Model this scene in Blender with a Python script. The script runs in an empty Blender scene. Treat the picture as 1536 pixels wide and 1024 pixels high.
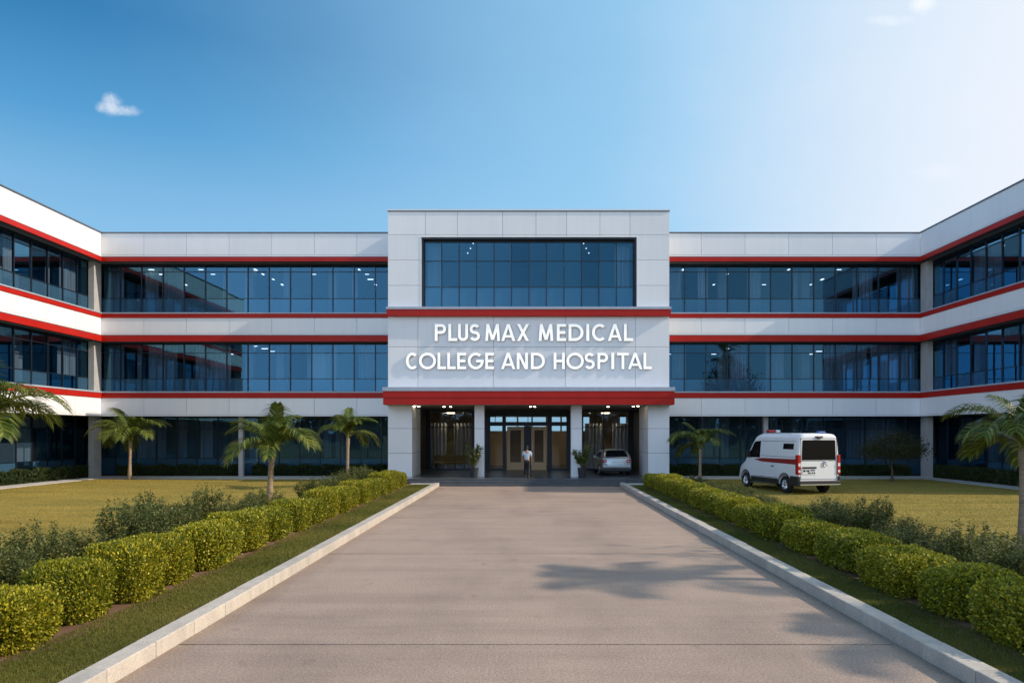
import bpy, bmesh, math, random
import numpy as np
from mathutils import Vector, Matrix
random.seed(7); RNG = np.random.default_rng(11)
scn = bpy.context.scene
COL = scn.collection
PI = math.pi
RAD = math.radians
SUN_AZ = RAD(6.5)          # sun stands to the right (+X) and this much towards the viewer
SUN_SLOPE = 0.62
SUN_EL = math.atan(SUN_SLOPE)

# ------------------------------------------------------------------ materials
def mat(name, col=(.8, .8, .8), rough=.5, metal=0., spec=.5, emit=None, estr=0.):
    m = bpy.data.materials.new(name); m.use_nodes = True
    b = m.node_tree.nodes['Principled BSDF']
    b.inputs['Base Color'].default_value = (*col, 1)
    b.inputs['Roughness'].default_value = rough
    b.inputs['Metallic'].default_value = metal
    b.inputs['Specular IOR Level'].default_value = spec
    if emit:
        b.inputs['Emission Color'].default_value = (*emit, 1)
        b.inputs['Emission Strength'].default_value = estr
    return m

class NT:
    def __init__(s, m): s.t = m.node_tree; s.n = s.t.nodes; s.b = s.n.get('Principled BSDF')
    def add(s, typ, **kw):
        nd = s.n.new(typ)
        for k, v in kw.items(): setattr(nd, k, v)
        return nd
    def link(s, a, b): s.t.links.new(a, b)
    def coords(s, scale=(1, 1, 1), out='Object'):
        tc = s.add('ShaderNodeTexCoord'); mp = s.add('ShaderNodeMapping')
        mp.inputs['Scale'].default_value = scale
        s.link(tc.outputs[out], mp.inputs['Vector']); return mp.outputs['Vector']
    def noise(s, vec, scale, detail=4, rough=.55):
        nd = s.add('ShaderNodeTexNoise'); nd.inputs['Scale'].default_value = scale
        nd.inputs['Detail'].default_value = detail; nd.inputs['Roughness'].default_value = rough
        s.link(vec, nd.inputs['Vector']); return nd.outputs['Fac']
    def ramp(s, fac, stops):
        r = s.add('ShaderNodeValToRGB'); e = r.color_ramp.elements
        while len(e) < len(stops): e.new(.5)
        for k, (p, c) in enumerate(stops):
            e[k].position = p; e[k].color = (*c, 1) if len(c) == 3 else c
        s.link(fac, r.inputs['Fac']); return r.outputs['Color']
    def mix(s, fac, a, b, mode='MIX'):
        m = s.add('ShaderNodeMix'); m.data_type = 'RGBA'; m.blend_type = mode
        for sock, v in ((m.inputs[0], fac), (m.inputs[6], a), (m.inputs[7], b)):
            if hasattr(v, 'links'): s.link(v, sock)
            elif isinstance(v, (int, float)): sock.default_value = v
            else: sock.default_value = (*v, 1)
        return m.outputs[2]
    def bump(s, h, strength=.3, dist=.01):
        b = s.add('ShaderNodeBump'); b.inputs['Strength'].default_value = strength
        b.inputs['Distance'].default_value = dist
        s.link(h, b.inputs['Height']); s.link(b.outputs['Normal'], s.b.inputs['Normal'])
    def math(s, op, a, b=None, clamp=False):
        m = s.add('ShaderNodeMath'); m.operation = op; m.use_clamp = clamp
        for k, v in enumerate((a, b)):
            if v is None: continue
            if hasattr(v, 'links'): s.link(v, m.inputs[k])
            else: m.inputs[k].default_value = v
        return m.outputs[0]

def mottled(name, c0, c1, scale, rough=.6, stretch=(1, 1, 1), bump=0., bscale=None, spec=.5, metal=0.):
    m = mat(name, c0, rough, metal, spec); t = NT(m)
    v = t.coords(stretch)
    t.link(t.ramp(t.noise(v, scale), [(.3, c0), (.7, c1)]), t.b.inputs['Base Color'])
    if bump: t.bump(t.noise(t.coords(), bscale or scale * 4, 3), bump)
    return m

M = {}
def make_cladding():
    m = mat('white_cladding', rough=.42); t = NT(m)
    big = t.noise(t.coords((.25, .25, .25)), 1.0, 3)
    streak = t.noise(t.coords((2.2, 2.2, .12)), 1.6, 5)
    c = t.ramp(big, [(.3, (.79, .80, .83)), (.7, (.84, .845, .865))])
    d = t.ramp(streak, [(.35, (.90, .90, .90)), (.6, (1, 1, 1))])
    c = t.mix(.28, c, d, 'MULTIPLY')
    at = t.add('ShaderNodeAttribute'); at.attribute_name = 'tint'
    c2 = t.ramp(at.outputs['Fac'], [(0, (.93, .935, .945)), (1, (1.0, 1.0, 1.0))])
    c = t.mix(1.0, c, c2, 'MULTIPLY')
    t.link(c, t.b.inputs['Base Color'])
    t.bump(t.noise(t.coords(), .8, 2), .06, .02)
    return m
M['clad'] = make_cladding()
M['joint'] = mat('panel_joint', (.05, .052, .058), .8)
M['coping'] = mat('coping_metal', (.10, .12, .15), .4, .4)
M['white_metal'] = mat('white_metal', (.72, .74, .78), .35)
M['sill'] = mottled('grey_sill', (.33, .38, .46), (.40, .44, .52), 3, .45)
M['red'] = mottled('red_trim', (.37, .010, .005), (.43, .014, .007), 1.2, .45, (1, 1, .4), spec=.25)
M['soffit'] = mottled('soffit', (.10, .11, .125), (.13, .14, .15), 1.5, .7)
M['frame'] = mat('window_frame', (.018, .026, .04), .35, .3)
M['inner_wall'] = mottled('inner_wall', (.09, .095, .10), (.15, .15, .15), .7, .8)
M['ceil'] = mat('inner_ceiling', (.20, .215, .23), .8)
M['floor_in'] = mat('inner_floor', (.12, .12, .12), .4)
M['column'] = mottled('pale_column', (.36, .355, .35), (.44, .43, .42), 1.5, .55)
M['curtain'] = mottled('sheer_curtain', (.42, .46, .50), (.62, .64, .66), 7, .9, (1, 1, .05))
M['lamp'] = mat('lit_lamp', (1, 1, 1), .5, emit=(.93, .97, 1.0), estr=3.0)
M['lamp_warm'] = mat('warm_lamp', (1, .9, .75), .5, emit=(1, .86, .62), estr=16)
M['lamp_room'] = mat('room_lamp', (1, .9, .75), .5, emit=(1, .80, .52), estr=14)

def make_glass(name, tint, base, fres, rough=.0, film=None, filmfac=0., refl=(.115, .31, .47)):
    m = bpy.data.materials.new(name); m.use_nodes = True
    t = NT(m); t.n.remove(t.b); t.b = None
    out = t.n['Material Output']
    gl = t.add('ShaderNodeBsdfGlossy'); gl.inputs['Roughness'].default_value = rough
    at = t.add('ShaderNodeAttribute'); at.attribute_name = 'tint'
    gc = t.mix(1.0, refl, t.ramp(at.outputs['Fac'], [(0, (.78, .80, .82)), (.5, (1, 1, 1)), (1, (1.22, 1.16, 1.12))]), 'MULTIPLY')
    t.link(gc, gl.inputs['Color'])
    tr = t.add('ShaderNodeBsdfTransparent'); tr.inputs['Color'].default_value = (*tint, 1)
    body = tr.outputs[0]
    if film:
        df = t.add('ShaderNodeBsdfDiffuse'); df.inputs['Color'].default_value = (*film, 1)
        mx = t.add('ShaderNodeMixShader'); mx.inputs[0].default_value = filmfac
        t.link(tr.outputs[0], mx.inputs[1]); t.link(df.outputs[0], mx.inputs[2]); body = mx.outputs[0]
    nz = t.noise(t.coords((.5, .5, .5)), 1.0, 2)
    bp = t.add('ShaderNodeBump'); bp.inputs['Strength'].default_value = .035; bp.inputs['Distance'].default_value = .05
    t.link(nz, bp.inputs['Height']); t.link(bp.outputs['Normal'], gl.inputs['Normal'])
    fr = t.add('ShaderNodeFresnel'); fr.inputs['IOR'].default_value = 1.5
    f = t.math('ADD', t.math('MULTIPLY', fr.outputs[0], fres), base, True)
    mix = t.add('ShaderNodeMixShader'); t.link(f, mix.inputs[0])
    t.link(body, mix.inputs[1]); t.link(gl.outputs[0], mix.inputs[2])
    t.link(mix.outputs[0], out.inputs['Surface'])
    return m
M['glass'] = make_glass('tinted_glass', (.52, .63, .74), .24, .8)
M['glass_low'] = make_glass('fritted_glass', (.22, .34, .46), .24, .8, film=(.09, .22, .36), filmfac=.40)
M['glass_ground'] = make_glass('dark_glass', (.50, .60, .70), .14, .8, film=(.08, .15, .23), filmfac=.26)
M['glass_ground_low'] = make_glass('dark_fritted_glass', (.24, .36, .50), .14, .8, film=(.07, .18, .31), filmfac=.55)
M['glass_clear'] = make_glass('clear_glass', (.78, .78, .76), .02, .8, refl=(.8, .85, .9))
M['car_glass'] = mat('car_glass', (.008, .008, .010), .06, spec=.18)

def make_drive():
    m = mat('exposed_concrete', rough=.66, spec=.4); t = NT(m)
    v = t.coords()
    spk = t.noise(v, 32, 4, .85); spk2 = t.noise(v, 90, 2, .8)
    patch = t.noise(t.coords((.5, .22, 1)), .8, 6, .6)
    streak = t.noise(t.coords((.16, 1.3, 1)), 1.3, 5, .65)
    c = t.ramp(spk, [(.38, (.17, .125, .10)), (.5, (.36, .285, .235)), (.62, (.62, .51, .43))])
    c = t.mix(.5, c, t.ramp(spk2, [(.40, (.14, .105, .085)), (.60, (.60, .49, .41))]))
    c = t.mix(1.0, c, (.985, .935, .89), 'MULTIPLY')
    sp = t.add('ShaderNodeSeparateXYZ'); t.link(t.coords(), sp.inputs[0])
    edge = t.math('ABSOLUTE', t.math('SUBTRACT', sp.outputs[0], .145))
    edge = t.math('ADD', edge, t.math('MULTIPLY', t.math('SUBTRACT', t.noise(t.coords((1, .35, 1)), 2.2, 5), .5), .9))
    c = t.mix(.8, c, t.ramp(t.math('MULTIPLY', edge, .2), [(.83, (1, 1, 1)), (.94, (.70, .67, .64))]), 'MULTIPLY')
    spot = t.noise(t.coords((1, .8, 1)), 2.6, 3, .5)
    c = t.mix(.6, c, t.ramp(spot, [(.66, (1, 1, 1)), (.74, (.62, .60, .60))]), 'MULTIPLY')
    c = t.mix(.75, c, t.ramp(patch, [(.28, (.62, .61, .62)), (.5, (.93, .92, .92)), (.75, (1.12, 1.10, 1.08))]), 'MULTIPLY')
    c = t.mix(.6, c, t.ramp(streak, [(.3, (.70, .70, .72)), (.55, (1, 1, 1)), (.8, (1.08, 1.06, 1.05))]), 'MULTIPLY')
    t.link(c, t.b.inputs['Base Color'])
    t.bump(t.noise(v, 45, 3, .8), .6, .008)
    return m
M['drive'] = make_drive()
M['dark'] = mat('dark_joint', (.035, .03, .028), .9)

def make_kerb():
    m = mat('granite_kerb', rough=.7); t = NT(m); v = t.coords()
    c = t.ramp(t.noise(v, 45, 4, .7), [(.3, (.40, .36, .31)), (.7, (.60, .55, .48))])
    c = t.mix(.7, c, t.ramp(t.noise(t.coords((3, 2.2, .6)), 1.6, 4), [(.3, (.74, .74, .75)), (.65, (1, 1, 1))]), 'MULTIPLY')
    at = t.add('ShaderNodeAttribute'); at.attribute_name = 'tint'
    c = t.mix(1.0, c, t.ramp(at.outputs['Fac'], [(0, (.86, .86, .87)), (1, (1.04, 1.03, 1.02))]), 'MULTIPLY')
    t.link(c, t.b.inputs['Base Color']); t.bump(t.noise(v, 60, 3), .4, .005)
    return m
M['kerb'] = make_kerb()
M['path'] = mottled('pale_paving', (.42, .40, .37), (.54, .52, .48), 2.5, .75, bump=.3, bscale=40)
M['porch_floor'] = mottled('dark_stone_floor', (.055, .06, .07), (.085, .09, .10), 2, .28)
M['soil'] = mottled('red_soil', (.11, .06, .032), (.20, .105, .055), 7, .95, bump=.9, bscale=30)

def make_lawn(name, a, b, c2):
    m = mat(name, rough=.9, spec=.2); t = NT(m)
    n1 = t.noise(t.coords((.12, 1.1, 1)), 1.1, 6, .68); n2 = t.noise(t.coords(), 9, 4, .7); n3 = t.noise(t.coords(), .35, 4, .6)
    c = t.ramp(n2, [(.3, a), (.7, b)])
    c = t.mix(t.ramp(n3, [(.38, (0, 0, 0)), (.7, (.75, .75, .75))]), c, c2)
    c = t.mix(.8, c, t.ramp(n1, [(.38, (.66, .68, .62)), (.58, (1.08, 1.05, 1))]), 'MULTIPLY')
    t.link(c, t.b.inputs['Base Color']); t.bump(t.noise(t.coords(), 40, 4, .7), .8, .03)
    return m
M['lawn'] = make_lawn('lawn_turf', (.27, .205, .045), (.37, .285, .068), (.22, .19, .045))
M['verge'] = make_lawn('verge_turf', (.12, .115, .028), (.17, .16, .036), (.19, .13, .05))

def leafmat(name, stops, rough=.5, trans=.35, spec=.35, patch=None):
    """stops run over the per-leaf 'tint' attribute"""
    m = mat(name, rough=rough, spec=spec); t = NT(m)
    at = t.add('ShaderNodeAttribute'); at.attribute_name = 'tint'
    c = t.ramp(at.outputs['Fac'], stops)
    oi = t.add('ShaderNodeObjectInfo')
    c = t.mix(1.0, c, t.ramp(oi.outputs['Random'], [(0, (.82, .86, .84)), (1, (1.12, 1.06, 1.0))]), 'MULTIPLY')
    if patch:
        c = t.mix(.7, c, t.ramp(t.noise(t.coords(), patch, 3), [(.35, (.78, .8, .8)), (.65, (1.12, 1.08, 1.0))]), 'MULTIPLY')
    t.link(c, t.b.inputs['Base Color'])
    tl = t.add('ShaderNodeBsdfTranslucent'); t.link(c, tl.inputs['Color'])
    mx = t.add('ShaderNodeMixShader'); mx.inputs[0].default_value = trans
    t.link(t.b.outputs[0], mx.inputs[1]); t.link(tl.outputs[0], mx.inputs[2])
    t.link(mx.outputs[0], t.n['Material Output'].inputs['Surface'])
    return m
M['hedge_leaf'] = leafmat('golden_hedge_leaf', [(0, (.045, .075, .012)), (.35, (.15, .18, .014)), (.75, (.36, .34, .018)), (1, (.58, .49, .03))], patch=2.5, trans=.2)
M['shrub_leaf'] = leafmat('dark_shrub_leaf', [(0, (.05, .068, .018)), (.6, (.12, .14, .036)), (1, (.28, .28, .09))])
M['low_leaf'] = leafmat('low_hedge_leaf', [(0, (.02, .04, .012)), (.6, (.045, .07, .02)), (1, (.10, .12, .03))])
M['palm_leaf'] = leafmat('palm_leaf', [(0, (.03, .055, .011)), (.6, (.105, .145, .022)), (1, (.36, .36, .07))], rough=.42, trans=.28, spec=.3)
M['tree_leaf'] = leafmat('tree_leaf', [(0, (.025, .035, .010)), (.6, (.05, .055, .015)), (1, (.10, .08, .03))])
M['grass'] = leafmat('grass_blade', [(0, (.235, .19, .040)), (.5, (.315, .247, .056)), (1, (.40, .31, .08))], .7, .25, .15)
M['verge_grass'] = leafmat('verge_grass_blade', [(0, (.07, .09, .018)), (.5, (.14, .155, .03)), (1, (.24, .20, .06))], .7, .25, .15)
M['bark'] = mottled('palm_bark', (.20, .14, .09), (.36, .27, .19), 6, .85, (1, 1, 5), .7, 18)
M['rachis'] = mottled('palm_stalk', (.16, .17, .045), (.23, .22, .07), 4, .5)
M['twig'] = mottled('brown_twig', (.07, .05, .03), (.12, .09, .06), 8, .85)
M['wood'] = mottled('door_wood', (.70, .46, .25), (.80, .56, .33), 3, .4, (6, 6, .6))
M['pot'] = mottled('dark_pot', (.03, .03, .033), (.05, .05, .055), 4, .5)
M['black'] = mat('black_rubber', (.012, .012, .013), .75)
M['black_plastic'] = mat('black_plastic', (.02, .02, .022), .45)
M['chrome'] = mat('chrome', (.75, .76, .78), .18, 1.)
M['van_white'] = mottled('van_white_paint', (.72, .73, .75), (.77, .77, .78), 1.2, .22)
M['silver'] = mat('silver_paint', (.46, .48, .50), .28, .75)
M['red_lens'] = mat('red_lens', (.42, .02, .018), .15)
M['pale_lens'] = mat('pale_lens', (.72, .66, .64), .15)
M['blue_lens'] = mat('blue_lens', (.10, .18, .45), .15)
M['van_stripe'] = mat('van_stripe', (.24, .016, .014), .35)
M['plate'] = mat('plate_white', (.74, .75, .76), .4)
M['letter'] = mat('sign_letter', (.86, .85, .82), .35, emit=(1, .97, .90), estr=.38)
M['letter_return'] = mat('letter_return', (.20, .15, .10), .5)
M['skin'] = mat('skin', (.36, .20, .13), .55)
M['hair'] = mat('black_hair', (.012, .010, .009), .5)
M['shirt'] = mottled('pale_shirt', (.40, .48, .58), (.48, .55, .65), 20, .8)
M['trousers'] = mottled('black_trousers', (.010, .010, .013), (.018, .018, .022), 20, .85)
M['door_pane'] = mottled('brown_door_glass', (.06, .032, .014), (.12, .07, .035), 1.5, .12)
M['tan'] = mottled('tan_fabric', (.26, .19, .08), (.32, .24, .11), 8, .85)
M['lobby'] = mottled('lobby_wall', (.46, .39, .30), (.56, .48, .38), .8, .7)
M['lobby_floor'] = mat('lobby_floor', (.14, .12, .10), .25)

# ------------------------------------------------------------------ mesh builder
class MB:
    def __init__(s): s.v = []; s.f = []; s.m = []; s.t = []
    def face(s, pts, mi=0, tint=.5):
        b = len(s.v); s.v += [tuple(p) for p in pts]; s.f.append(tuple(range(b, b + len(pts)))); s.m.append(mi); s.t.append(tint)
    def box(s, x0, x1, y0, y1, z0, z1, mi=0, tint=.5):
        if x0 > x1: x0, x1 = x1, x0
        if y0 > y1: y0, y1 = y1, y0
        b = len(s.v)
        s.v += [(x0, y0, z0), (x1, y0, z0), (x1, y1, z0), (x0, y1, z0), (x0, y0, z1), (x1, y0, z1), (x1, y1, z1), (x0, y1, z1)]
        for q in ((0, 3, 2, 1), (4, 5, 6, 7), (0, 1, 5, 4), (1, 2, 6, 5), (2, 3, 7, 6), (3, 0, 4, 7)):
            s.f.append(tuple(b + k for k in q)); s.m.append(mi); s.t.append(tint)
    def prism(s, poly, fn0, fn1, mi=0):
        """poly list of 2D points; fn0/fn1 map a 2D point to 3D for the two caps"""
        n = len(poly); b = len(s.v)
        s.v += [tuple(fn0(p)) for p in poly] + [tuple(fn1(p)) for p in poly]
        s.f.append(tuple(b + k for k in range(n))); s.f.append(tuple(b + n + k for k in reversed(range(n))))
        for k in range(n): s.f.append((b + k, b + n + k, b + n + (k + 1) % n, b + (k + 1) % n))
        s.m += [mi] * (n + 2); s.t += [.5] * (n + 2)
    def tube(s, pts, radii, n=8, mi=0, cap=True):
        pts = [Vector(p) for p in pts]; b = len(s.v); N = len(pts)
        up = Vector((0, 0, 1))
        for k, p in enumerate(pts):
            d = (pts[min(k + 1, N - 1)] - pts[max(k - 1, 0)]).normalized()
            a = d.cross(up if abs(d.z) < .95 else Vector((1, 0, 0))).normalized(); c = a.cross(d)
            for j in range(n):
                th = 2 * PI * j / n; q = p + (a * math.cos(th) + c * math.sin(th)) * radii[k]; s.v.append(tuple(q))
        for k in range(N - 1):
            for j in range(n):
                s.f.append((b + k * n + j, b + k * n + (j + 1) % n, b + (k + 1) * n + (j + 1) % n, b + (k + 1) * n + j)); s.m.append(mi); s.t.append(.5)
        if cap:
            s.f.append(tuple(b + j for j in reversed(range(n)))); s.f.append(tuple(b + (N - 1) * n + j for j in range(n)))
            s.m += [mi] * 2; s.t += [.5] * 2
    def lathe(s, prof, centre, axis='z', n=24, mi=0):
        """prof: list of (r, h) along the axis"""
        b = len(s.v); c = Vector(centre)
        for r, h in prof:
            for j in range(n):
                th = 2 * PI * j / n; a, d = r * math.cos(th), r * math.sin(th)
                q = {'z': Vector((a, d, h)), 'x': Vector((h, a, d)), 'y': Vector((a, h, d))}[axis]
                s.v.append(tuple(c + q))
        for k in range(len(prof) - 1):
            for j in range(n):
                s.f.append((b + k * n + j, b + k * n + (j + 1) % n, b + (k + 1) * n + (j + 1) % n, b + (k + 1) * n + j)); s.m.append(mi); s.t.append(.5)
    def build(s, name, mats, parent=None, smooth=False, bevel=0.):
        me = bpy.data.meshes.new(name); me.from_pydata(s.v, [], s.f); 
        for m in (mats if isinstance(mats, (list, tuple)) else [mats]): me.materials.append(m)
        me.polygons.foreach_set('material_index', s.m)
        a = me.attributes.new('tint', 'FLOAT', 'FACE'); a.data.foreach_set('value', s.t)
        bm = bmesh.new(); bm.from_mesh(me); bmesh.ops.recalc_face_normals(bm, faces=bm.faces); bm.to_mesh(me); bm.free()
        if smooth:
            me.polygons.foreach_set('use_smooth', [True] * len(me.polygons))
            try: me.set_sharp_from_angle(angle=RAD(38))
            except Exception: pass
        o = bpy.data.objects.new(name, me); COL.objects.link(o)
        if parent is not None: o.parent = parent
        if bevel:
            md = o.modifiers.new('bevel', 'BEVEL'); md.width = bevel; md.segments = 2; md.limit_method = 'ANGLE'; md.angle_limit = RAD(40)
        return o

def np_mesh(name, V, F, mt, tint=None):
    me = bpy.data.meshes.new(name); k = F.shape[1]
    me.vertices.add(len(V)); me.vertices.foreach_set('co', V.astype(np.float32).ravel())
    me.loops.add(F.size); me.loops.foreach_set('vertex_index', F.astype(np.int32).ravel())
    me.polygons.add(len(F)); me.polygons.foreach_set('loop_start', np.arange(0, F.size, k, dtype=np.int32))
    me.update(calc_edges=True)
    if tint is not None:
        a = me.attributes.new('tint', 'FLOAT', 'FACE'); a.data.foreach_set('value', tint.astype(np.float32))
    me.materials.append(mt); me.validate(); return me

def unit(a): return a / np.maximum(np.linalg.norm(a, axis=1, keepdims=True), 1e-9)
def leaf_arrays(P, D, N, L, W, fold=.15):
    D = unit(D); S = unit(np.cross(D, N)); N2 = np.cross(S, D)
    L = L[:, None]; W = W[:, None]
    V = np.stack([P, P + D * L * .45 + S * W * .5 + N2 * W * fold, P + D * L, P + D * L * .45 - S * W * .5 + N2 * W * fold], 1).reshape(-1, 3)
    F = np.arange(len(P) * 4).reshape(-1, 4); return V, F

def link(o, parent=None):
    COL.objects.link(o)
    if parent is not None: o.parent = parent
    return o
def obj(name, me, parent=None, loc=(0, 0, 0), rz=0, sc=1):
    o = bpy.data.objects.new(name, me); o.location = loc; o.rotation_euler = (0, 0, rz)
    o.scale = (sc, sc, sc) if isinstance(sc, (int, float)) else sc
    return link(o, parent)
def thing(name, label, cat, loc=(0, 0, 0), rz=0, group=None):
    o = bpy.data.objects.new(name, None); o.empty_display_size = .3; o.location = loc; o.rotation_euler = (0, 0, rz); link(o)
    return tag(o, label, cat, group)
def tag(o, label, cat, group=None):
    o['label'] = label; o['category'] = cat
    if group: o['group'] = group
    return o
def kind(o, k): o['kind'] = k; return o
ORD = ['first', 'second', 'third', 'fourth', 'fifth', 'sixth', 'seventh', 'eighth', 'ninth', 'tenth', 'eleventh', 'twelfth', 'thirteenth',
       'fourteenth', 'fifteenth', 'sixteenth', 'seventeenth', 'eighteenth', 'nineteenth', 'twentieth', 'twenty-first', 'twenty-second', 'twenty-third', 'twenty-fourth']

# ------------------------------------------------------------------ hospital building
B = thing('hospital_building', 'white three-storey hospital with red bands and glass storeys round a forecourt', 'building')
GD = -.77; GG = -2.5            # depth of the glass behind the band faces (upper storeys, ground floor)
YB = 42.5; XL = -25.58; XR = 23.66; BX0 = -7.65; BX1 = 7.87
RUNS = {
    'rl': dict(T=lambda u, d, z: (u, YB - d, z), u0=XL, u1=BX0, wing=False, step=1.30, off=-24.86),
    'rr': dict(T=lambda u, d, z: (u, YB - d, z), u0=BX1, u1=XR, wing=False, step=1.32, off=9.65),
    'wl': dict(T=lambda u, d, z: (XL + d, u, z), u0=23.0, u1=YB, wing=True, step=1.28, off=40.1),
    'wr': dict(T=lambda u, d, z: (XR - d, u, z), u0=30.3, u1=YB, wing=True, step=1.28, off=40.1),
}
def tbox(mb, T, u0, u1, d0, d1, z0, z1, mi=0, tint=.5):
    a = T(u0, d0, z0); b = T(u1, d1, z1)
    mb.box(min(a[0], b[0]), max(a[0], b[0]), min(a[1], b[1]), max(a[1], b[1]), z0, z1, mi, tint)

def panel_edges(u0, u1, step=2.55):
    n = max(1, round((u1 - u0) / step)); return [u0 + (u1 - u0) * k / n for k in range(n + 1)]
G = .017
BANDS = [(13.34, 14.73), (9.65 - .01, 8.63), (4.83, 3.74)]
def band(R, z0, z1, zb0, zb1):
    T = R['T']; mb = MB()
    es = panel_edges(R['u0'], R['u1'])
    for a, b in zip(es[:-1], es[1:]):
        tbox(mb, T, a + G / 2, b - G / 2, -.06, 0, z0 + .10, z1, 0, random.random())
    tbox(mb, T, R['u0'], R['u1'], -.06, -.004, z0 + .005, z0 + .088, 0, .4)       # drip course under the panels
    tbox(mb, T, R['u0'], R['u1'], -.30, -.066, zb0, zb1, 1)
    mb.build('facade_band', [M['clad'], M['joint']], B)
def strip(R, name, m, z0, z1, proud, back=.055):
    T = R['T']; mb = MB(); u1 = R['u1'] - (proud if R['wing'] else 0)
    tbox(mb, T, R['u0'], u1, -back, proud, z0, z1)
    return mb.build(name, m, B)
def glazing(R, u0, u1, zl, zh, d, trans, low, gm, name='ribbon_window'):
    """one ribbon window: panes as the part, frame as its sub-part"""
    T = R['T']; g = MB(); f = MB()
    us = []; u = R['off']
    while u > u0 + .25: u -= R['step']
    u += R['step'] if u < u0 + .25 else 0
    while u < u1 - .25: us.append(u); u += R['step']
    ue = [u0] + us + [u1]; zs = [zl] + ([low] if low else []) + ([trans] if trans else []) + [zh]
    pane_tone = [random.uniform(.1, .9) for _ in ue]
    for k in range(len(ue) - 1):
        for j in range(len(zs) - 1):
            ta, tb = random.gauss(0, .0016), random.gauss(0, .0016)
            pts = []
            uc = (ue[k] + ue[k + 1]) / 2; zc = (zs[j] + zs[j + 1]) / 2
            for uu, zz in ((ue[k], zs[j]), (ue[k + 1], zs[j]), (ue[k + 1], zs[j + 1]), (ue[k], zs[j + 1])):
                pts.append(T(uu, d + (uu - uc) * ta + (zz - zc) * tb, zz))
            g.face(pts, 1 if (low and j == 0) else 0, min(1, max(0, pane_tone[k] + random.gauss(0, .12))))
    for uu in us: tbox(f, T, uu - .025, uu + .025, d - .06, d + .06, zl, zh)
    for uu, s in ((u0, 1), (u1, -1)): tbox(f, T, uu, uu + .06 * s, d - .055, d + .06, zl, zh)
    for zz, w in ((zl + .03, .03), (zh - .05, .05)): tbox(f, T, u0 + .06, u1 - .06, d - .05, d + .055, zz - w, zz + w)
    for zz in zs[1:-1]:
        for a, b in zip(ue[:-1], ue[1:]): tbox(f, T, a + .035, b - .035, d - .03, d + .04, zz - .018, zz + .018)
    w = g.build(name, [gm, M['glass_low'] if gm == M['glass'] else M['glass_ground_low']], B)
    f.build('mullion_frame', M['frame'], w)
    return w
CEILS = []
lamp_mb = MB(); lamp_mb.box(-.07, .07, -.20, .20, -.03, 0)
for key, R in RUNS.items():
    T = R['T']; wing = R['wing']
    band(R, 13.34, 14.73, 13.04, 14.70); band(R, 8.63, 9.64, 8.23, 9.90); band(R, 3.74, 4.83, 3.745, 5.17)
    strip(R, 'coping', M['coping'], 14.73, 14.80, .05, .40)
    for z0, z1 in ((13.04, 13.30), (9.65, 9.90), (8.23, 8.585), (4.835, 5.15)): strip(R, 'red_trim', M['red'], z0, z1, .04)
    for z0, z1 in ((9.90, 9.965), (5.15, 5.235)): strip(R, 'sill', M['sill'], z0, z1, .07, .62)
    for z0, z1 in ((13.30, 13.335), (8.588, 8.625)): strip(R, 'painted_shadow_line', M['coping'], z0, z1, .015)  # dark strips standing in for the shadow line above the red trim
    # floor slabs and roof
    inner0 = R['u0'] if not wing else R['u0']; inner1 = R['u1'] if not wing else 52.0
    if key == 'rl': inner0 = XL - .29
    if key == 'rr': inner1 = XR + .29
    for z0, z1, nm in ((13.06, 14.55, 'roof_slab'), (8.25, 9.90, 'floor_slab'), (3.77, 5.15, 'floor_slab')):
        mb = MB(); tbox(mb, T, inner0, inner1, -8.2, -.302, z0, z1); mb.build(nm, M['soffit'], B)
    # inner ceilings, back wall
    for z in (13.05, 8.24, 3.76):
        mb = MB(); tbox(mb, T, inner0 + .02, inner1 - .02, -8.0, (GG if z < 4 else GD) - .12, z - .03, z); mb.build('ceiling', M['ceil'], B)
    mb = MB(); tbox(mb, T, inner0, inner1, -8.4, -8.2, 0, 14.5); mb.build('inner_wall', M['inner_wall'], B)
    if wing:
        mb = MB(); tbox(mb, T, R['u0'] - .25, R['u0'], -8.4, 0.0, 0, 14.72); mb.build('end_wall', M['clad'], B)
        mb = MB(); tbox(mb, T, 52.0, 52.3, -8.4, -.35, 0, 14.5); mb.build('inner_wall', M['inner_wall'], B)
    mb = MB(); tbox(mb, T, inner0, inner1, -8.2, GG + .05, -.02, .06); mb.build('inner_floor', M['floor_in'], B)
    # windows
    g0, g1 = R['u0'], R['u1']
    if key == 'rl': a0, a1 = XL + GD, R['u1']; b0, b1 = XL + GG, R['u1']
    elif key == 'rr': a0, a1 = R['u0'], XR - GD; b0, b1 = R['u0'], XR - GG
    else: a0, a1 = R['u0'], YB - GD; b0, b1 = R['u0'], YB - GG
    glazing(R, a0, a1, 9.965, 13.06, GD, 12.58, 10.95, M['glass'])
    glazing(R, a0, a1, 5.235, 8.25, GD, 7.62, 6.05, M['glass'])
    glazing(R, b0, b1, .06, 3.77, GG, 3.02, 1.13, M['glass_ground'])
    # interior columns
    k = 0; uu = R['u0'] + (3.0 if key == 'rl' else 4.4)
    while uu < R['u1'] - 1:
        for z0, z1 in ((9.9, 13.0), (5.17, 8.2), (.06, 3.7)):
            mb = MB(); tbox(mb, T, uu - .25, uu + .25, (GG if z0 < 1 else GD) - 1.5, (GG if z0 < 1 else GD) - 1.0, z0, z1)
            mb.build('inner_column', M['column'], B)
        uu += 5.2
    # ceiling lamps
    for z in (13.02, 8.21):
        uu = R['u0'] + 1.9
        while uu < R['u1'] - 1.2:
            for dd in ((-2.0, -3.3, -4.8, -6.5) if not wing else (-2.4, -4.6)):
                if random.random() < .62:
                    p = T(uu + random.uniform(-.15, .15), dd, z - .001)
                    CEILS.append((None, p, wing, z))
            uu += 3.3
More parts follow.
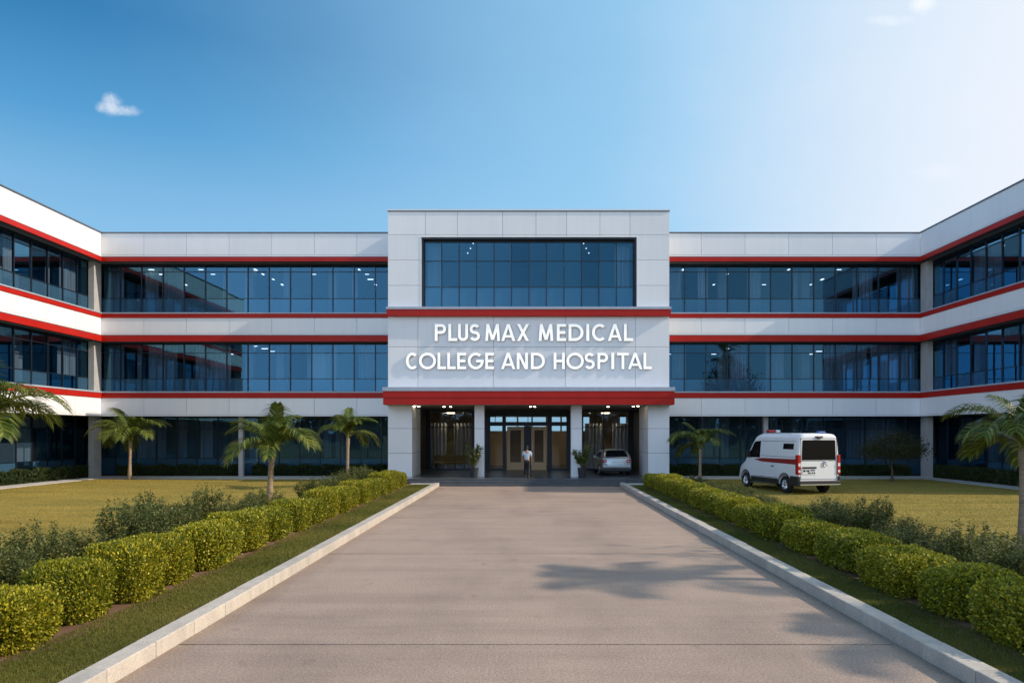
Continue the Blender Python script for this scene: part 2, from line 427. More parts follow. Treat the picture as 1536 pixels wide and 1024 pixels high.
lm = bpy.data.meshes.new('ceiling_light'); _o = lamp_mb.build('ceiling_light', M['lamp'], B); lm = _o.data
bpy.data.objects.remove(_o)
random.shuffle(CEILS)
for _, p, wing, z in CEILS[:92]:
    obj('ceiling_light', lm, B, p, (PI / 2 if wing else 0) + random.choice((0, 0, PI / 2)), random.uniform(.6, .95))

# corner columns and free-standing ground columns
for x0, x1 in ((-26.30, -25.96), (24.04, 24.38)):
    for z0, z1 in ((9.97, 13.05), (5.24, 8.24), (0, 3.76)):
        mb = MB(); mb.box(x0, x1, 42.40, 43.12, z0, z1); mb.build('corner_column', M['column'], B)
for x in (-17.45, 14.6):
    mb = MB(); mb.box(x - .13, x + .13, 43.1, 43.36, 0, 3.76); mb.build('ground_column', M['column'], B)
# sheer curtains behind the glass
def curtain(R, u0, u1, z0, z1, d):
    T = R['T']; n = int((u1 - u0) / .05); mb = MB()
    pr = [T(u0 + (u1 - u0) * k / n, d + .06 * math.sin(k * 1.3) + random.uniform(-.015, .015), 0) for k in range(n + 1)]
    for a, b in zip(pr[:-1], pr[1:]):
        mb.face([(a[0], a[1], z0), (b[0], b[1], z0), (b[0], b[1], z1), (a[0], a[1], z1)])
    mb.build('curtain', M['curtain'], B)
U = (9.95, 12.98); L2 = (5.2, 8.18); G0 = (.1, 3.7)
for key, spans, z in (('rl', ((-25.9, -24.9), (-22.4, -21.2)), U), ('rl', ((-25.9, -24.9), (-23.4, -21.6), (-19.6, -18.3), (-13.6, -12.4), (-10.4, -9.4)), L2),
                      ('rl', ((-25.5, -23.2), (-21.0, -20.2)), G0), ('rr', ((20.6, 21.4), (22.9, 24.0), (10.6, 11.2)), U),
                      ('rr', ((12.6, 13.6), (14.8, 15.9), (18.4, 19.8), (21.3, 24.0)), L2), ('rr', ((11.2, 12.0), (18.4, 19.3), (21.5, 23.8)), G0),
                      ('wl', ((40.6, 42.2), (36.2, 37.0)), U), ('wl', ((40.4, 42.2), (35.0, 36.4)), L2), ('wr', ((41.0, 42.4), (37.0, 38.0)), U),
                      ('wr', ((40.8, 42.4), (36.4, 37.6)), L2), ('wr', ((40.4, 43.4), (35.6, 37.4)), G0), ('wl', ((39.4, 42.4),), G0)):
    for a, b in spans: curtain(RUNS[key], a, b, z[0], z[1], (GG if z is G0 else GD) - .5)

CURT = random.Random(5)
for key, R in RUNS.items():
    for z, d in ((U, GD), (L2, GD), (G0, GG)):
        u = R['u0'] + CURT.uniform(.5, 2)
        while u < R['u1'] - 1.5:
            wd = CURT.choice((.35, .5, .9, 1.3)); curtain(R, u, u + wd, z[0], z[1], d - CURT.uniform(.7, 1.6)); u += wd + CURT.uniform(1.2, 4.2)
# ---- entrance block
YF = 39.0
def px(x, Y=YF): return (x - 790) / 1060 * Y
def pz(y, Y=YF): return 2.7 + (650 - y) / 1060 * Y
def panels(name, x0, x1, z0, z1, xs, zs, yf=YF, th=.30):
    mb = MB(); xe = [x0] + xs + [x1]; ze = [z0] + zs + [z1]
    for a, b in zip(xe[:-1], xe[1:]):
        for c, d in zip(ze[:-1], ze[1:]):
            mb.box(a + (G / 2 if a > x0 else 0), b - (G / 2 if b < x1 else 0), yf, yf + .06, c + (G / 2 if c > z0 else 0), d - (G / 2 if d < z1 else 0), 0, random.random())
    mb.box(x0 + .003, x1 - .003, yf + .064, yf + th, z0 + .002, z1 - .002, 1)
    return mb.build(name, [M['clad'], M['joint']], B)
WX0, WX1, WZ0, WZ1 = px(632), px(955), 9.66, 13.52
ZT = 14.93
panels('upper_wall', BX0, BX1, WZ1, ZT, [px(v) for v in (638, 686, 754, 804, 850, 900, 945)], [pz(352)])
panels('upper_wall', BX0, WX0, WZ0, WZ1 - .003, [], [pz(428), pz(390)])
panels('upper_wall', WX1, BX1, WZ0, WZ1 - .003, [], [pz(428), pz(390)])
panels('sign_wall', BX0, BX1, 5.21, 9.14, [px(v) for v in (627, 740, 848, 953)], [pz(520)])
mb = MB(); mb.box(BX0 - .04, BX1 + .04, YF - .05, YF + 13, ZT + .05, ZT + .12); mb.build('coping', M['white_metal'], B)
mb = MB(); mb.box(BX0 - .02, BX1 + .02, YF - .03, YF + 13, ZT + .001, ZT + .049); mb.build('coping', M['coping'], B)
for x0, x1 in ((BX0, BX0 + .3), (BX1 - .3, BX1)):
    mb = MB(); mb.box(x0 + .001, x1 - .001, YF + .302, YF + 13, 4.3, ZT - .002); mb.build('side_wall', M['clad'], B)
mb = MB(); mb.box(BX0 + .3, BX1 - .3, YF + .302, YF + 13, 13.75, ZT - .1); mb.build('roof_slab', M['soffit'], B)
mb = MB(); mb.box(BX0 + .3, BX1 - .3, YF + .302, YF + 13, 4.29, 9.63); mb.build('floor_slab', M['soffit'], B)
mb = MB(); mb.box(BX0 + .3, BX1 - .3, YF + 8, YF + 8.2, 9.64, 13.74); mb.build('inner_wall', M['ceil'], B)
# ledge with red band over the sign
mb = MB(); mb.box(px(579, 38.75), px(1007, 38.75), 38.75, YF + .30, 9.52, 9.655); mb.build('sill', M['sill'], B)
mb = MB(); mb.box(px(579.5, 38.75), px(1006.5, 38.75), 38.77, YF - .002, 9.15, 9.515); mb.build('red_trim', M['red'], B)
# big window, four-pane-high grid
RB = dict(T=lambda u, d, z: (u, YF - d, z), off=WX0 + .10 + (WX1 - WX0 - .2) / 12, step=(WX1 - WX0 - .2) / 12)
wz = [9.66, pz(430, 39.3), pz(391, 39.3), 13.50]
glazing(RB, WX0 + .10, WX1 - .10, wz[0], WZ1 - .09, -.42, wz[2], wz[1], M['glass'], 'grid_window')
mb = MB()
for a, b in ((WX0 - .0, WX0 + .095), (WX1 - .095, WX1)): mb.box(a + .002, b - .002, YF + .10, YF + .62, WZ0, WZ1 - .004)
mb.box(WX0 + .1, WX1 - .1, YF + .10, YF + .62, WZ1 - .085, WZ1 - .004)
mb.build('window_surround', M['frame'], B)
mb = MB()
mb.box(WX0 - .05, WX0 - .003, YF - .015, YF + .05, WZ0 + .003, WZ1 + .05); mb.box(WX1 + .003, WX1 + .05, YF - .015, YF + .05, WZ0 + .003, WZ1 + .05)
mb.box(WX0 - .003, WX1 + .003, YF - .015, YF + .05, WZ1 + .003, WZ1 + .05)
mb.build('window_trim', M['white_metal'], B)
for a, b in ((WX0 + .2, WX0 + 1.0), (WX1 - 1.1, WX1 - .2)): curtain(RB, a, b, 9.7, 13.3, -.9)
for k in range(3):
    for s in (-1, 1):
        obj('ceiling_light', lm, B, (s * (3.2 + .25 * k) + .1, YF + 2 + k * 1.1, 13.72), 0, .38)
# canopy
CY = 38.0
mb = MB(); mb.box(px(573.5, CY), px(1013, CY), CY, YF - .002, 4.99, 5.20); mb.build('sill', M['sill'], B)
mb = MB(); x0, x1 = px(574.5, CY), px(1012, CY)
mb.box(x0, x1, CY + .06, YF - .003, 4.29, 4.985); mb.box(x0 - .002, x1 + .002, CY + .03, CY + .058, 4.26, 4.62); mb.box(x0 - .004, x1 + .004, CY + .015, CY + .058, 4.64, 4.98)
mb.build('canopy_fascia', M['red'], B)
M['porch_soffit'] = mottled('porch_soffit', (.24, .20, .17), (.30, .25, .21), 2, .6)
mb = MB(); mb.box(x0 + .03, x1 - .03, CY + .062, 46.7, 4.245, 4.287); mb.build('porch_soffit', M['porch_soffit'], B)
# porch piers and columns
FZ = .30
def pier(name, x0, x1, y0, y1, joints=(1.62, 2.98)):
    mb = MB(); ze = [FZ] + list(joints) + [4.243]
    for c, d in zip(ze[:-1], ze[1:]): mb.box(x0, x1, y0, y1, c + (G / 2 if c > FZ else 0), d - (G / 2 if d < 4.2 else 0), 0, random.random())
    mb.box(x0 + .02, x1 - .02, y0 + .02, y1 - .02, FZ + .01, 4.24, 1); mb.build(name, [M['clad'], M['joint']], B)
pier('porch_pier', BX0, px(618), YF, 42.1); pier('porch_pier', px(972.3), BX1, YF, 42.1)
pier('porch_column', px(711.5), px(726), YF + .15, YF + .75); pier('porch_column', px(857), px(873), YF + .15, YF + .75)
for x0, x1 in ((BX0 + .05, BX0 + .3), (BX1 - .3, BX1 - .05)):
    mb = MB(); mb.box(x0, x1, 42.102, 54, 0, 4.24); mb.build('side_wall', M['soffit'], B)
mb = MB()
mb.box(px(610, 36.2), px(985, 36.2), 36.25, 36.9, -.02, .10); mb.box(px(612, 36.9), px(985, 36.9), 36.9, 37.5, -.02, .20); mb.box(BX0 - .3, BX1 + .3, 37.5, 46.55, -.02, FZ)
mb.build('entrance_steps', M['porch_floor'], B, bevel=.012)
# entrance glazing wall (Y = 46.5)
YD = 46.5
def dx(x): return (x - 790) / 1060 * YD
def dz(y): return 2.7 + (650 - y) / 1060 * YD
mb = MB()
g = MB()
def bar(x0, x1, z0, z1, y0=YD - .06, y1=YD + .06): mb.box(x0, x1, y0, y1, z0, z1)
XS = [dx(v) for v in (735.5, 759, 821, 849.5)]
bar(BX0 + .3, BX1 - .3, dz(616.5), 4.243)                                   # header
for a, b in ((dx(725), XS[0]), (XS[1] - .22, XS[1]), (XS[2], XS[2] + .30), (XS[3], dx(858)), (dx(646) - .3, dx(646)), (dx(708), dx(714)), (dx(872), dx(875)), (dx(942), dx(942) + .35)):
    bar(a, b, FZ, dz(616.5))
bar(XS[0], XS[3], dz(638.5), dz(632.5), YD - .07, YD + .07); bar(XS[0], XS[3], dz(624), dz(616.6), YD - .05, YD + .05)
bar(dx(789.5), dx(793), FZ, dz(638.5), YD - .05, YD + .05); bar(dx(786), dx(797), FZ, dz(638.6), YD + .02, YD + .05)
for v in (683, 696, 892, 905): bar(dx(v) - .03, dx(v) + .03, FZ, dz(616.6), YD - .04, YD + .04)
for a, b in ((646, 708), (875, 942)):
    bar(dx(a), dx(b), dz(641), dz(640) , YD - .03, YD + .03); bar(dx(a), dx(b), FZ, FZ + .1, YD - .045, YD + .045)
for v in (792, 743, 842): bar(dx(v) - .02, dx(v) + .02, dz(632.4), dz(624.1), YD - .04, YD + .04)
bar(XS[0], XS[1] - .22, FZ, FZ + .12, YD - .045, YD + .045); bar(XS[2] + .3, XS[3], FZ, FZ + .12, YD - .045, YD + .045)
g.face([(BX0 + .3, YD, FZ), (XS[1], YD, FZ), (XS[1], YD, 4.1), (BX0 + .3, YD, 4.1)]); g.face([(XS[2], YD, FZ), (BX1 - .3, YD, FZ), (BX1 - .3, YD, 4.1), (XS[2], YD, 4.1)])
g.face([(XS[1], YD, dz(632.5)), (XS[2], YD, dz(632.5)), (XS[2], YD, 4.1), (XS[1], YD, 4.1)])
gw = g.build('entrance_glazing', M['glass_clear'], B); mb.build('mullion_frame', M['frame'], gw)
for a, b, hs in ((760.6, 786, 1), (797, 819.6, -1)):
    d = MB(); x0, x1 = dx(a), dx(b); z0, z1 = FZ + .02, dz(639.5); w = .20
    d.box(x0, x0 + w, YD - .05, YD + .01, z0, z1); d.box(x1 - w, x1, YD - .05, YD + .01, z0, z1)
    d.box(x0 + w, x1 - w, YD - .05, YD + .01, z0, z0 + .50); d.box(x0 + w, x1 - w, YD - .05, YD + .01, z1 - .24, z1)
    do = d.build('door', M['wood'], B, bevel=.01)
    p = MB(); p.box(x0 + w, x1 - w, YD - .03, YD - .012, z0 + .50, z1 - .24); p.build('door_pane', M['door_pane'], do)
    h = MB(); hx = x1 - .09 if hs > 0 else x0 + .09
    h.tube([(hx, YD - .12, 1.0), (hx, YD - .12, 1.9)], [.02, .02], 8); h.tube([(hx, YD - .12, 1.1), (hx, YD - .05, 1.1)], [.012] * 2, 6); h.tube([(hx, YD - .12, 1.8), (hx, YD - .05, 1.8)], [.012] * 2, 6)
    h.build('door_handle', M['chrome'], do)
# lobby behind it
mb = MB(); mb.box(BX0 + .3, BX1 - .3, YD + .06, 55, FZ - .1, FZ - .004); mb.build('lobby_floor', M['lobby_floor'], B)
mb = MB(); mb.box(BX0 + .3, BX1 - .3, YD + .3, 55, 4.12, 4.2); mb.build('ceiling', M['ceil'], B)
mb = MB()
Yk = 53.5
mb.box(BX0 + .3, BX1 - .3, Yk, Yk + .2, FZ, 2.9); mb.box(BX0 + .3, BX1 - .3, Yk, Yk + .2, 3.95, 4.12)
for k in range(14):
    blind = k in (0, 1, 2, 3, 11, 12)
    mb.box(BX0 + .3 + k * 1.1, BX0 + (1.398 if blind else .42) + k * 1.1, Yk, Yk + .2, 2.902, 3.948)
mb.box(-3.4, -3.1, YD + 1.5, Yk, FZ, 4.12); mb.box(3.5, 3.8, YD + 1.5, Yk, FZ, 4.12)
mb.build('lobby_wall', M['lobby'], B)
for x in (-2.2, -.8, .9, 2.3, -5.2, 5.4):
    mb = MB(); mb.box(x - .25, x + .25, 48.2, 48.7, 4.09, 4.118); mb.build('lobby_light', M['lamp_room'], B)
for v, y in ((622, 39.6), (628, 39.9), (666, 40.6), (676, 40.6), (796, 40.6), (802, 40.6), (912, 40.6), (950, 39.9), (957, 39.6)):
    mb = MB(); mb.lathe([(0.001, 0), (.06, 0), (.07, .012), (.07, .03)], (px(v, y), y, 4.222), 'z', 16); mb.build('downlight', M['lamp_warm'], B)

for a, b in ((-6.9, -5.5), (-5.0, -3.6), (4.0, 5.2), (5.9, 7.0)):
    curtain(dict(T=lambda u, d, z: (u, 48.6 - d, z)), a, b, FZ, 3.4, 0)
# ---- the sign letters
def letter(mb, ch, x, z, w, h, yb, depth, t):
    lay = [0]
    def prism(poly):
        e = lay[0] * .0012; lay[0] += 1
        b0 = len(mb.m); mb.prism(poly, lambda p: (x + p[0], yb, z + p[1]), lambda p: (x + p[0], yb - depth - e, z + p[1]), 1); mb.m[b0 + 1] = 0
    def rect(a, b, c, d): prism([(a, c), (b, c), (b, d), (a, d)])
    def diag(xa, za, xb, zb):
        th = t * math.hypot(xb - xa, zb - za) / abs(zb - za) * .96
        prism([(xa - th / 2, za), (xa + th / 2, za), (xb + th / 2, zb), (xb - th / 2, zb)])
    def sweep(path, closed=False):
        e = lay[0] * .0012; lay[0] += 1; n = len(path); L, Rr = [], []
        for k, p in enumerate(path):
            a = path[(k - 1) % n] if (closed or k > 0) else p; b = path[(k + 1) % n] if (closed or k < n - 1) else p
            dx_, dz_ = b[0] - a[0], b[1] - a[1]; l = math.hypot(dx_, dz_) or 1; nx, nz = -dz_ / l, dx_ / l
            L.append((p[0] + nx * t / 2, p[1] + nz * t / 2)); Rr.append((p[0] - nx * t / 2, p[1] - nz * t / 2))
        bi = len(mb.v)
        for k in range(n):
            for q, yy in ((L[k], yb), (Rr[k], yb), (Rr[k], yb - depth - e), (L[k], yb - depth - e)): mb.v.append((x + q[0], yy, z + q[1]))
        for k in range(n if closed else n - 1):
            a = bi + 4 * k; b = bi + 4 * ((k + 1) % n)
            for j in range(4): mb.f.append((a + j, a + (j + 1) % 4, b + (j + 1) % 4, b + j)); mb.m.append(0 if j == 2 else 1); mb.t.append(.5)
        if not closed:
            mb.f.append((bi, bi + 3, bi + 2, bi + 1)); a = bi + 4 * (n - 1); mb.f.append((a, a + 1, a + 2, a + 3)); mb.m += [1, 1]; mb.t += [.5, .5]
    def ell(cx, cz, rx, rz, a0, a1, n=28): return [(cx + rx * math.cos(RAD(a0 + (a1 - a0) * k / n)), cz + rz * math.sin(RAD(a0 + (a1 - a0) * k / n))) for k in range(n + 1)]
    if ch == 'I': rect(0, w, 0, h)
    elif ch == 'L': rect(0, t, 0, h); rect(t, w, 0, t)
    elif ch == 'E': rect(0, t, 0, h); rect(t, w, 0, t); rect(t, w * .92, h / 2 - t / 2, h / 2 + t / 2); rect(t, w, h - t, h)
    elif ch == 'T': rect(0, w, h - t, h); rect(w / 2 - t / 2, w / 2 + t / 2, 0, h - t)
    elif ch == 'H': rect(0, t, 0, h); rect(w - t, w, 0, h); rect(t, w - t, h / 2 - t / 2, h / 2 + t / 2)
    elif ch == 'P':
        rect(0, t, 0, h); r = (h * .58 - t) / 2; zc = h - t / 2 - r
        sweep([(t, h - t / 2), (w - t / 2 - r, h - t / 2)] + ell(w - t / 2 - r, zc, r, r, 84, -84, 16) + [(w - t / 2 - r, zc - r), (t, zc - r)])
    elif ch == 'D':
        rect(0, t, 0, h); r = (h - t) / 2; rx = min(r, w - t * 1.6)
        sweep([(t, h - t / 2), (w - t / 2 - rx, h - t / 2)] + ell(w - t / 2 - rx, h / 2, rx, r, 85, -85, 20) + [(w - t / 2 - rx, t / 2), (t, t / 2)])
    elif ch == 'U':
        r = (w - t) / 2; sweep([(t / 2, h), (t / 2, h * .6)] + ell(w / 2, t / 2 + r, r, r, 180, 360, 18) + [(w - t / 2, h * .6), (w - t / 2, h)])
    elif ch == 'O': sweep(ell(w / 2, h / 2, (w - t) / 2, (h - t) / 2 + .01, 0, 360, 36)[:-1], True)
    elif ch == 'C': sweep(ell(w / 2 + w * .03, h / 2, (w - t) / 2, (h - t) / 2 + .01, 48, 312))
    elif ch == 'G': sweep(ell(w / 2, h / 2, (w - t) / 2, (h - t) / 2 + .01, 48, 352)); rect(w * .52, w, h / 2 - t * .55, h / 2 + t * .45)
    elif ch == 'S':
        rx = (w - t) / 2; rz = (h - t) / 4
        sweep(ell(w / 2, h - t / 2 - rz, rx * .93, rz, 28, 262, 18) + ell(w / 2, t / 2 + rz, rx, rz, 82, -152, 18))
    elif ch == 'A':
        th = t * math.hypot(w / 2, h) / h; diag(th / 2, 0, w / 2, h); diag(w - th / 2, 0, w / 2, h); rect(w * .25, w * .75, h * .20, h * .20 + t * .85)
    elif ch == 'X': diag(t * .6, 0, w - t * .6, h); diag(w - t * .6, 0, t * .6, h)
    elif ch == 'N': rect(0, t, 0, h); rect(w - t, w, 0, h); diag(w - t * .62, 0, t * .62, h)
    elif ch == 'M':
        diag(t / 2, 0, t * .85, h); diag(w - t / 2, 0, w - t * .85, h); diag(w / 2, h * .06, t * .85, h); diag(w / 2, h * .06, w - t * .85, h)
S = thing('building_sign', 'two lines of raised white letters naming the college and hospital above the entrance', 'sign', (0, YF, 5.3))
LN1 = [('P', 257, 318), ('L', 330, 378), ('U', 382, 436), ('S', 443, 500), ('M', 528, 607), ('A', 613, 690), ('X', 697, 764), ('M', 815, 893), ('E', 912, 962), ('D', 975, 1055), ('I', 1070, 1086), ('C', 1098, 1180), ('A', 1185, 1262), ('L', 1272, 1322)]
LN2 = [('C', 100, 170), ('O', 172, 264), ('L', 272, 318), ('L', 324, 370), ('E', 377, 426), ('G', 434, 520), ('E', 528, 575), ('A', 612, 690), ('N', 697, 757), ('D', 773, 848), ('H', 895, 955), ('O', 963, 1057), ('S', 1060, 1116), ('P', 1130, 1187), ('I', 1204, 1220), ('T', 1235, 1298), ('A', 1293, 1372), ('L', 1377, 1422)]
for LN, ya, yb_ in ((LN1, 163, 254), (LN2, 317, 405)):
    zt = pz(440 + ya / 3.572, 38.85); zb = pz(440 + yb_ / 3.572, 38.85); hh = zt - zb
    for ch, a, b in LN:
        mb = MB()
        xa, xb = px(580 + a / 3.572, 38.85), px(580 + b / 3.572, 38.85)
        letter(mb, ch, xa, zb - 5.3, xb - xa, hh, -.02, .075, hh * .168)
        mb.build('letter', [M['letter'], M['letter_return']], S)

# ------------------------------------------------------------------ ground
DL, DR = -4.47, 4.76
def sheet(name, x0, x1, y0, y1, z, m, th=.05):
    mb = MB(); mb.box(x0, x1, y0, y1, z - th, z); return kind(mb.build(name, m), 'structure')
mb = MB(); mb.face([(-3000, -3000, -.12), (3000, -3000, -.12), (3000, 3000, -.12), (-3000, 3000, -.12)])
kind(mb.build('ground', M['lawn']), 'structure')
mb = MB(); js = [-30, -11.4, -4.6, 2.2, 9.06, 15.9, 22.7, 29.5, 36.24]
for a, b in zip(js[:-1], js[1:]): mb.box(DL, DR, a + .018, b - .018, -.06, 0)
mb.box(DL, DR, -30, 36.24, -.10, -.062, 1)
kind(mb.build('driveway', [M['drive'], M['dark']]), 'structure')
def kerb(x0, x1, y0, y1):
    mb = MB(); y = y0; h = .19
    while y < y1 - .02:
        l = min(random.choice((.98, 1.0, 1.02, 1.0, .5)), y1 - y); dz_ = random.uniform(-.004, .004)
        mb.box(x0 + random.uniform(-.003, .003), x1 + random.uniform(-.003, .003), y + .005, y + l - .005, -.08, h + dz_, 0, random.random()); y += l
    mb.box(x0 + .02, x1 - .02, y0, y1, -.08, h - .015, 1)
    o = mb.build('kerb', [M['kerb'], M['dark']], bevel=.014); return kind(o, 'structure')
kerb(DL - .27, DL - .004, -8, 36.2); kerb(DR + .004, DR + .27, -8, 36.2)
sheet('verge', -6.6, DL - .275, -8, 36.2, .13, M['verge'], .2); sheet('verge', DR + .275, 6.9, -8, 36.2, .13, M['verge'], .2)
VZ = .13
def soil(x0, x1):
    n = 260; mb = MB(); ys = [4 + 32 * k / n for k in range(n + 1)]
    rr = [random.uniform(-.16, .12) for _ in ys]
    s = 1 if x1 > 0 else -1
    for k in range(n):
        e0 = (x1 if s < 0 else x0) - s * 0 + rr[k]; e1 = (x1 if s < 0 else x0) + rr[k + 1]; o = x0 if s < 0 else x1
        mb.face([(o, ys[k], VZ + .006), (e0, ys[k], VZ + .006), (e1, ys[k + 1], VZ + .006), (o, ys[k + 1], VZ + .006)])
    kind(mb.build('soil_bed', M['soil']), 'structure')
soil(-6.58, -5.72); soil(5.62, 6.88)
sheet('lawn', -25.0, -6.605, -10, 41.0, .06, M['lawn'], .15); sheet('lawn', 6.905, 23.1, -10, 41.0, .06, M['lawn'], .15)
# paved strips round the building
def path(name, boxes):
    mb = MB()
    for b in boxes: mb.box(*b)
    return kind(mb.build(name, M['path'], bevel=.006), 'structure')
path('path', [(-25.0, BX0 - .4, 41.004, 43.6, -.08, .09), (-26.2, -25.004, 20, 43.6, -.08, .09)])
path('path', [(BX1 + .4, 23.1, 41.004, 43.6, -.08, .09), (23.104, 24.3, 26, 43.6, -.08, .09)])
for bx in ((-28.0, -26.204, 20, 45, .05), (-26.2, BX0 - .4, 43.604, 45, .05), (BX1 + .4, 24.3, 43.604, 45, .05), (24.304, 26.1, 26, 45, .05)):
    sheet('soil_bed', *bx[:4], bx[4], M['soil'])
mb = MB(); mb.box(DR + .28, 6.4, 35.3, 36.22, .0, .16); kind(mb.build('path', M['path'], bevel=.01), 'structure')
mb = MB(); mb.box(-5.9, DL - .28, 35.6, 36.22, .0, .16); kind(mb.build('path', M['path'], bevel=.01), 'structure')

# ------------------------------------------------------------------ grass
def blades(name, n, x0, x1, y0, y1, z, hh, ww, m, p=1.0):
    x = RNG.uniform(x0, x1, n)
    q = RNG.uniform(0, 1, n); y = y0 * (y1 / y0) ** q if p else RNG.uniform(y0, y1, n)
    b = np.stack([x, y, np.full(n, z)], 1); a = RNG.uniform(0, 2 * PI, n); h = hh * RNG.uniform(.5, 1.2, n) ; w = ww * RNG.uniform(.6, 1.2, n) * (.6 + y / 30)
    sd = np.stack([np.cos(a), np.sin(a), np.zeros(n)], 1) * w[:, None] / 2
    ln = RNG.normal(0, .45, (n, 2)) * h[:, None]
    tip = b + np.concatenate([ln, h[:, None]], 1)
    V = np.stack([b - sd, b + sd, tip], 1).reshape(-1, 3); F = np.arange(3 * n).reshape(-1, 3)
    t = np.clip(.5 + .28 * np.sin(x * .9 + 3 * np.sin(y * .23)) * np.sin(y * 1.7) + RNG.normal(0, .22, n), 0, 1)
    o = link(bpy.data.objects.new(name, np_mesh(name, V, F, m, t))); kind(o, 'stuff'); return o
tag(blades('grass', 130000, -25, -6.7, 9, 41, .055, .036, .018, M['grass']), 'short golden green lawn grass on the left of the drive', 'grass')
tag(blades('grass', 130000, 6.95, 23.1, 9, 41, .055, .036, .018, M['grass']), 'short golden green lawn grass on the right of the drive', 'grass')
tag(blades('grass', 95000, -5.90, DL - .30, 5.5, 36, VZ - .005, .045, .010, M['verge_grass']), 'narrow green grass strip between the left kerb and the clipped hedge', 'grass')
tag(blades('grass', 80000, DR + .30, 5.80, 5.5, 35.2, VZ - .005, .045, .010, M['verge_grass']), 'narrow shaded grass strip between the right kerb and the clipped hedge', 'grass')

# ------------------------------------------------------------------ clipped hedge bushes
def hedge_mesh(name, lx, ly, lz, n, m, ll=.052, lw=.034, yellow=.55, rough=.05, e=4.6):
    """leaves through the outer shell of a rounded block, base at z=0"""
    p = RNG.normal(0, 1, (n * 2, 3))
    nrm = (np.abs(p) ** e).sum(1) ** (1 / e); q = p / nrm[:, None]
    area_w = RNG.uniform(0, 1, len(q)); q = q[q[:, 2] > -.98][:n]
    k = len(q)
    f = np.array([RNG.uniform(0, 6.3, 3) for _ in range(4)])
    lump = sum(np.sin(q @ RNG.normal(0, 4.6, 3) + f[j, 0]) for j in range(4)) * .25
    depth = 1 + rough * lump - np.abs(RNG.normal(0, .10, k)) + (RNG.uniform(0, 1, k) < .05) * RNG.uniform(0, .12, k)
    s = np.array([lx / 2, ly / 2, lz / 2])
    P = q * s * depth[:, None] + np.array([0, 0, lz / 2])
    nn = unit(np.sign(q) * np.abs(q) ** (e - 1) / s)
    D = unit(nn * .7 + RNG.normal(0, .6, (k, 3)) + np.array([0, 0, .35])); N = unit(RNG.normal(0, 1, (k, 3)) + nn * .8)
    V, F = leaf_arrays(P, D, N, ll * RNG.uniform(.6, 1.3, k), lw * RNG.uniform(.7, 1.3, k))
    t = np.clip(RNG.normal(yellow, .22, k), 0, 1)
    # inner mass of twigs and leaves
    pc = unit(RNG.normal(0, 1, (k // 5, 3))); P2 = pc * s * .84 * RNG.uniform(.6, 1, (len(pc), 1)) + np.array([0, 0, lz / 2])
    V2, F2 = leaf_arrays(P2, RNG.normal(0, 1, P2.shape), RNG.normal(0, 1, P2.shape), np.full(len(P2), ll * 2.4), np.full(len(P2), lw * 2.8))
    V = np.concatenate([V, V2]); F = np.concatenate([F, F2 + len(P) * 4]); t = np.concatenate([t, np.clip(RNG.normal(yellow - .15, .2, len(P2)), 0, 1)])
    return np_mesh(name, V, F, m, t)
HV = [hedge_mesh('hedge_bush', 1.1, 1.25,   .72, 17000, M['hedge_leaf'], .047, .029, rough=.10, e=q) for q in (3.6, 4.4, 3.3, 4.8, 4.0)]
def hedge_row(ends, xf, side, h, grp, where):
    for k, (a, b) in enumerate(zip(ends[:-1], ends[1:])):
        l = b - a - (random.uniform(.30, .50) if side < 0 else random.uniform(.08, .30)); w = random.uniform(.95, 1.25)
        o = obj('hedge_bush', HV[k % 5], None, (xf + side * w / 2 + random.uniform(-.05, .05), (a + b) / 2, VZ - .02), random.choice((0, PI)) + random.uniform(-.05, .05), (w / 1.1, l / 1.25, h * random.uniform(.86, 1.14) / .72))
        tag(o, 'clipped golden green bush, %s from the camera in the hedge along the %s kerb' % (ORD[k], where), 'bush', grp)
hedge_row([6.6, 7.85, 9.15, 10.4, 11.6, 12.85, 14.9, 16.4, 18.1, 19.5, 20.9, 22.3, 23.8, 25.3, 26.9, 28.5, 30.1, 31.7, 33.3, 34.9], -5.82, -1, .78, 'clipped bushes in the left hedge row', 'left')
hedge_row([6.2, 7.6, 9.4, 10.7, 12.5, 14.6, 16.4, 18.5, 20.2, 21.9, 23.5, 25.2, 26.9, 28.6, 30.3, 32.0, 33.6, 35.0], 5.72, 1, .70, 'clipped bushes in the right hedge row', 'right')

# ------------------------------------------------------------------ loose dark shrubs behind the hedges
def shrub_mesh(name, r, h, stems, per, m, ll=.07, lw=.032):
    Ps, Ds, Ns = [], [], []
    for _ in range(stems):
        a = random.uniform(0, 2 * PI); rr = r * math.sqrt(random.random()) * .85; hs = h * random.uniform(.55, 1.0) * (1 - .35 * (rr / r) ** 2)
        b = np.array([rr * .35 * math.cos(a), rr * .35 * math.sin(a), 0]); tip = np.array([rr * math.cos(a), rr * math.sin(a), hs])
        for k in range(per):
            u = random.uniform(.12, 1); p = b + (tip - b) * u + np.array([0, 0, .05 * math.sin(u * 3)]) + RNG.normal(0, .035, 3)
            ang = random.uniform(0, 2 * PI); d = np.array([math.cos(ang), math.sin(ang), random.uniform(-.2, .9)])
            Ps.append(p); Ds.append(d); Ns.append(RNG.normal(0, .5, 3) + np.array([0, 0, 1]))
    P, D, N = map(np.array, (Ps, Ds, Ns)); k = len(P)
    V, F = leaf_arrays(P, D, N, ll * RNG.uniform(.6, 1.3, k), lw * RNG.uniform(.7, 1.3, k))
    return np_mesh(name, V, F, m, np.clip(RNG.normal(.5, .25, k), 0, 1))
SV = [shrub_mesh('shrub', .75, 1.0, 60, 170, M['shrub_leaf'], .055, .026) for _ in range(4)]
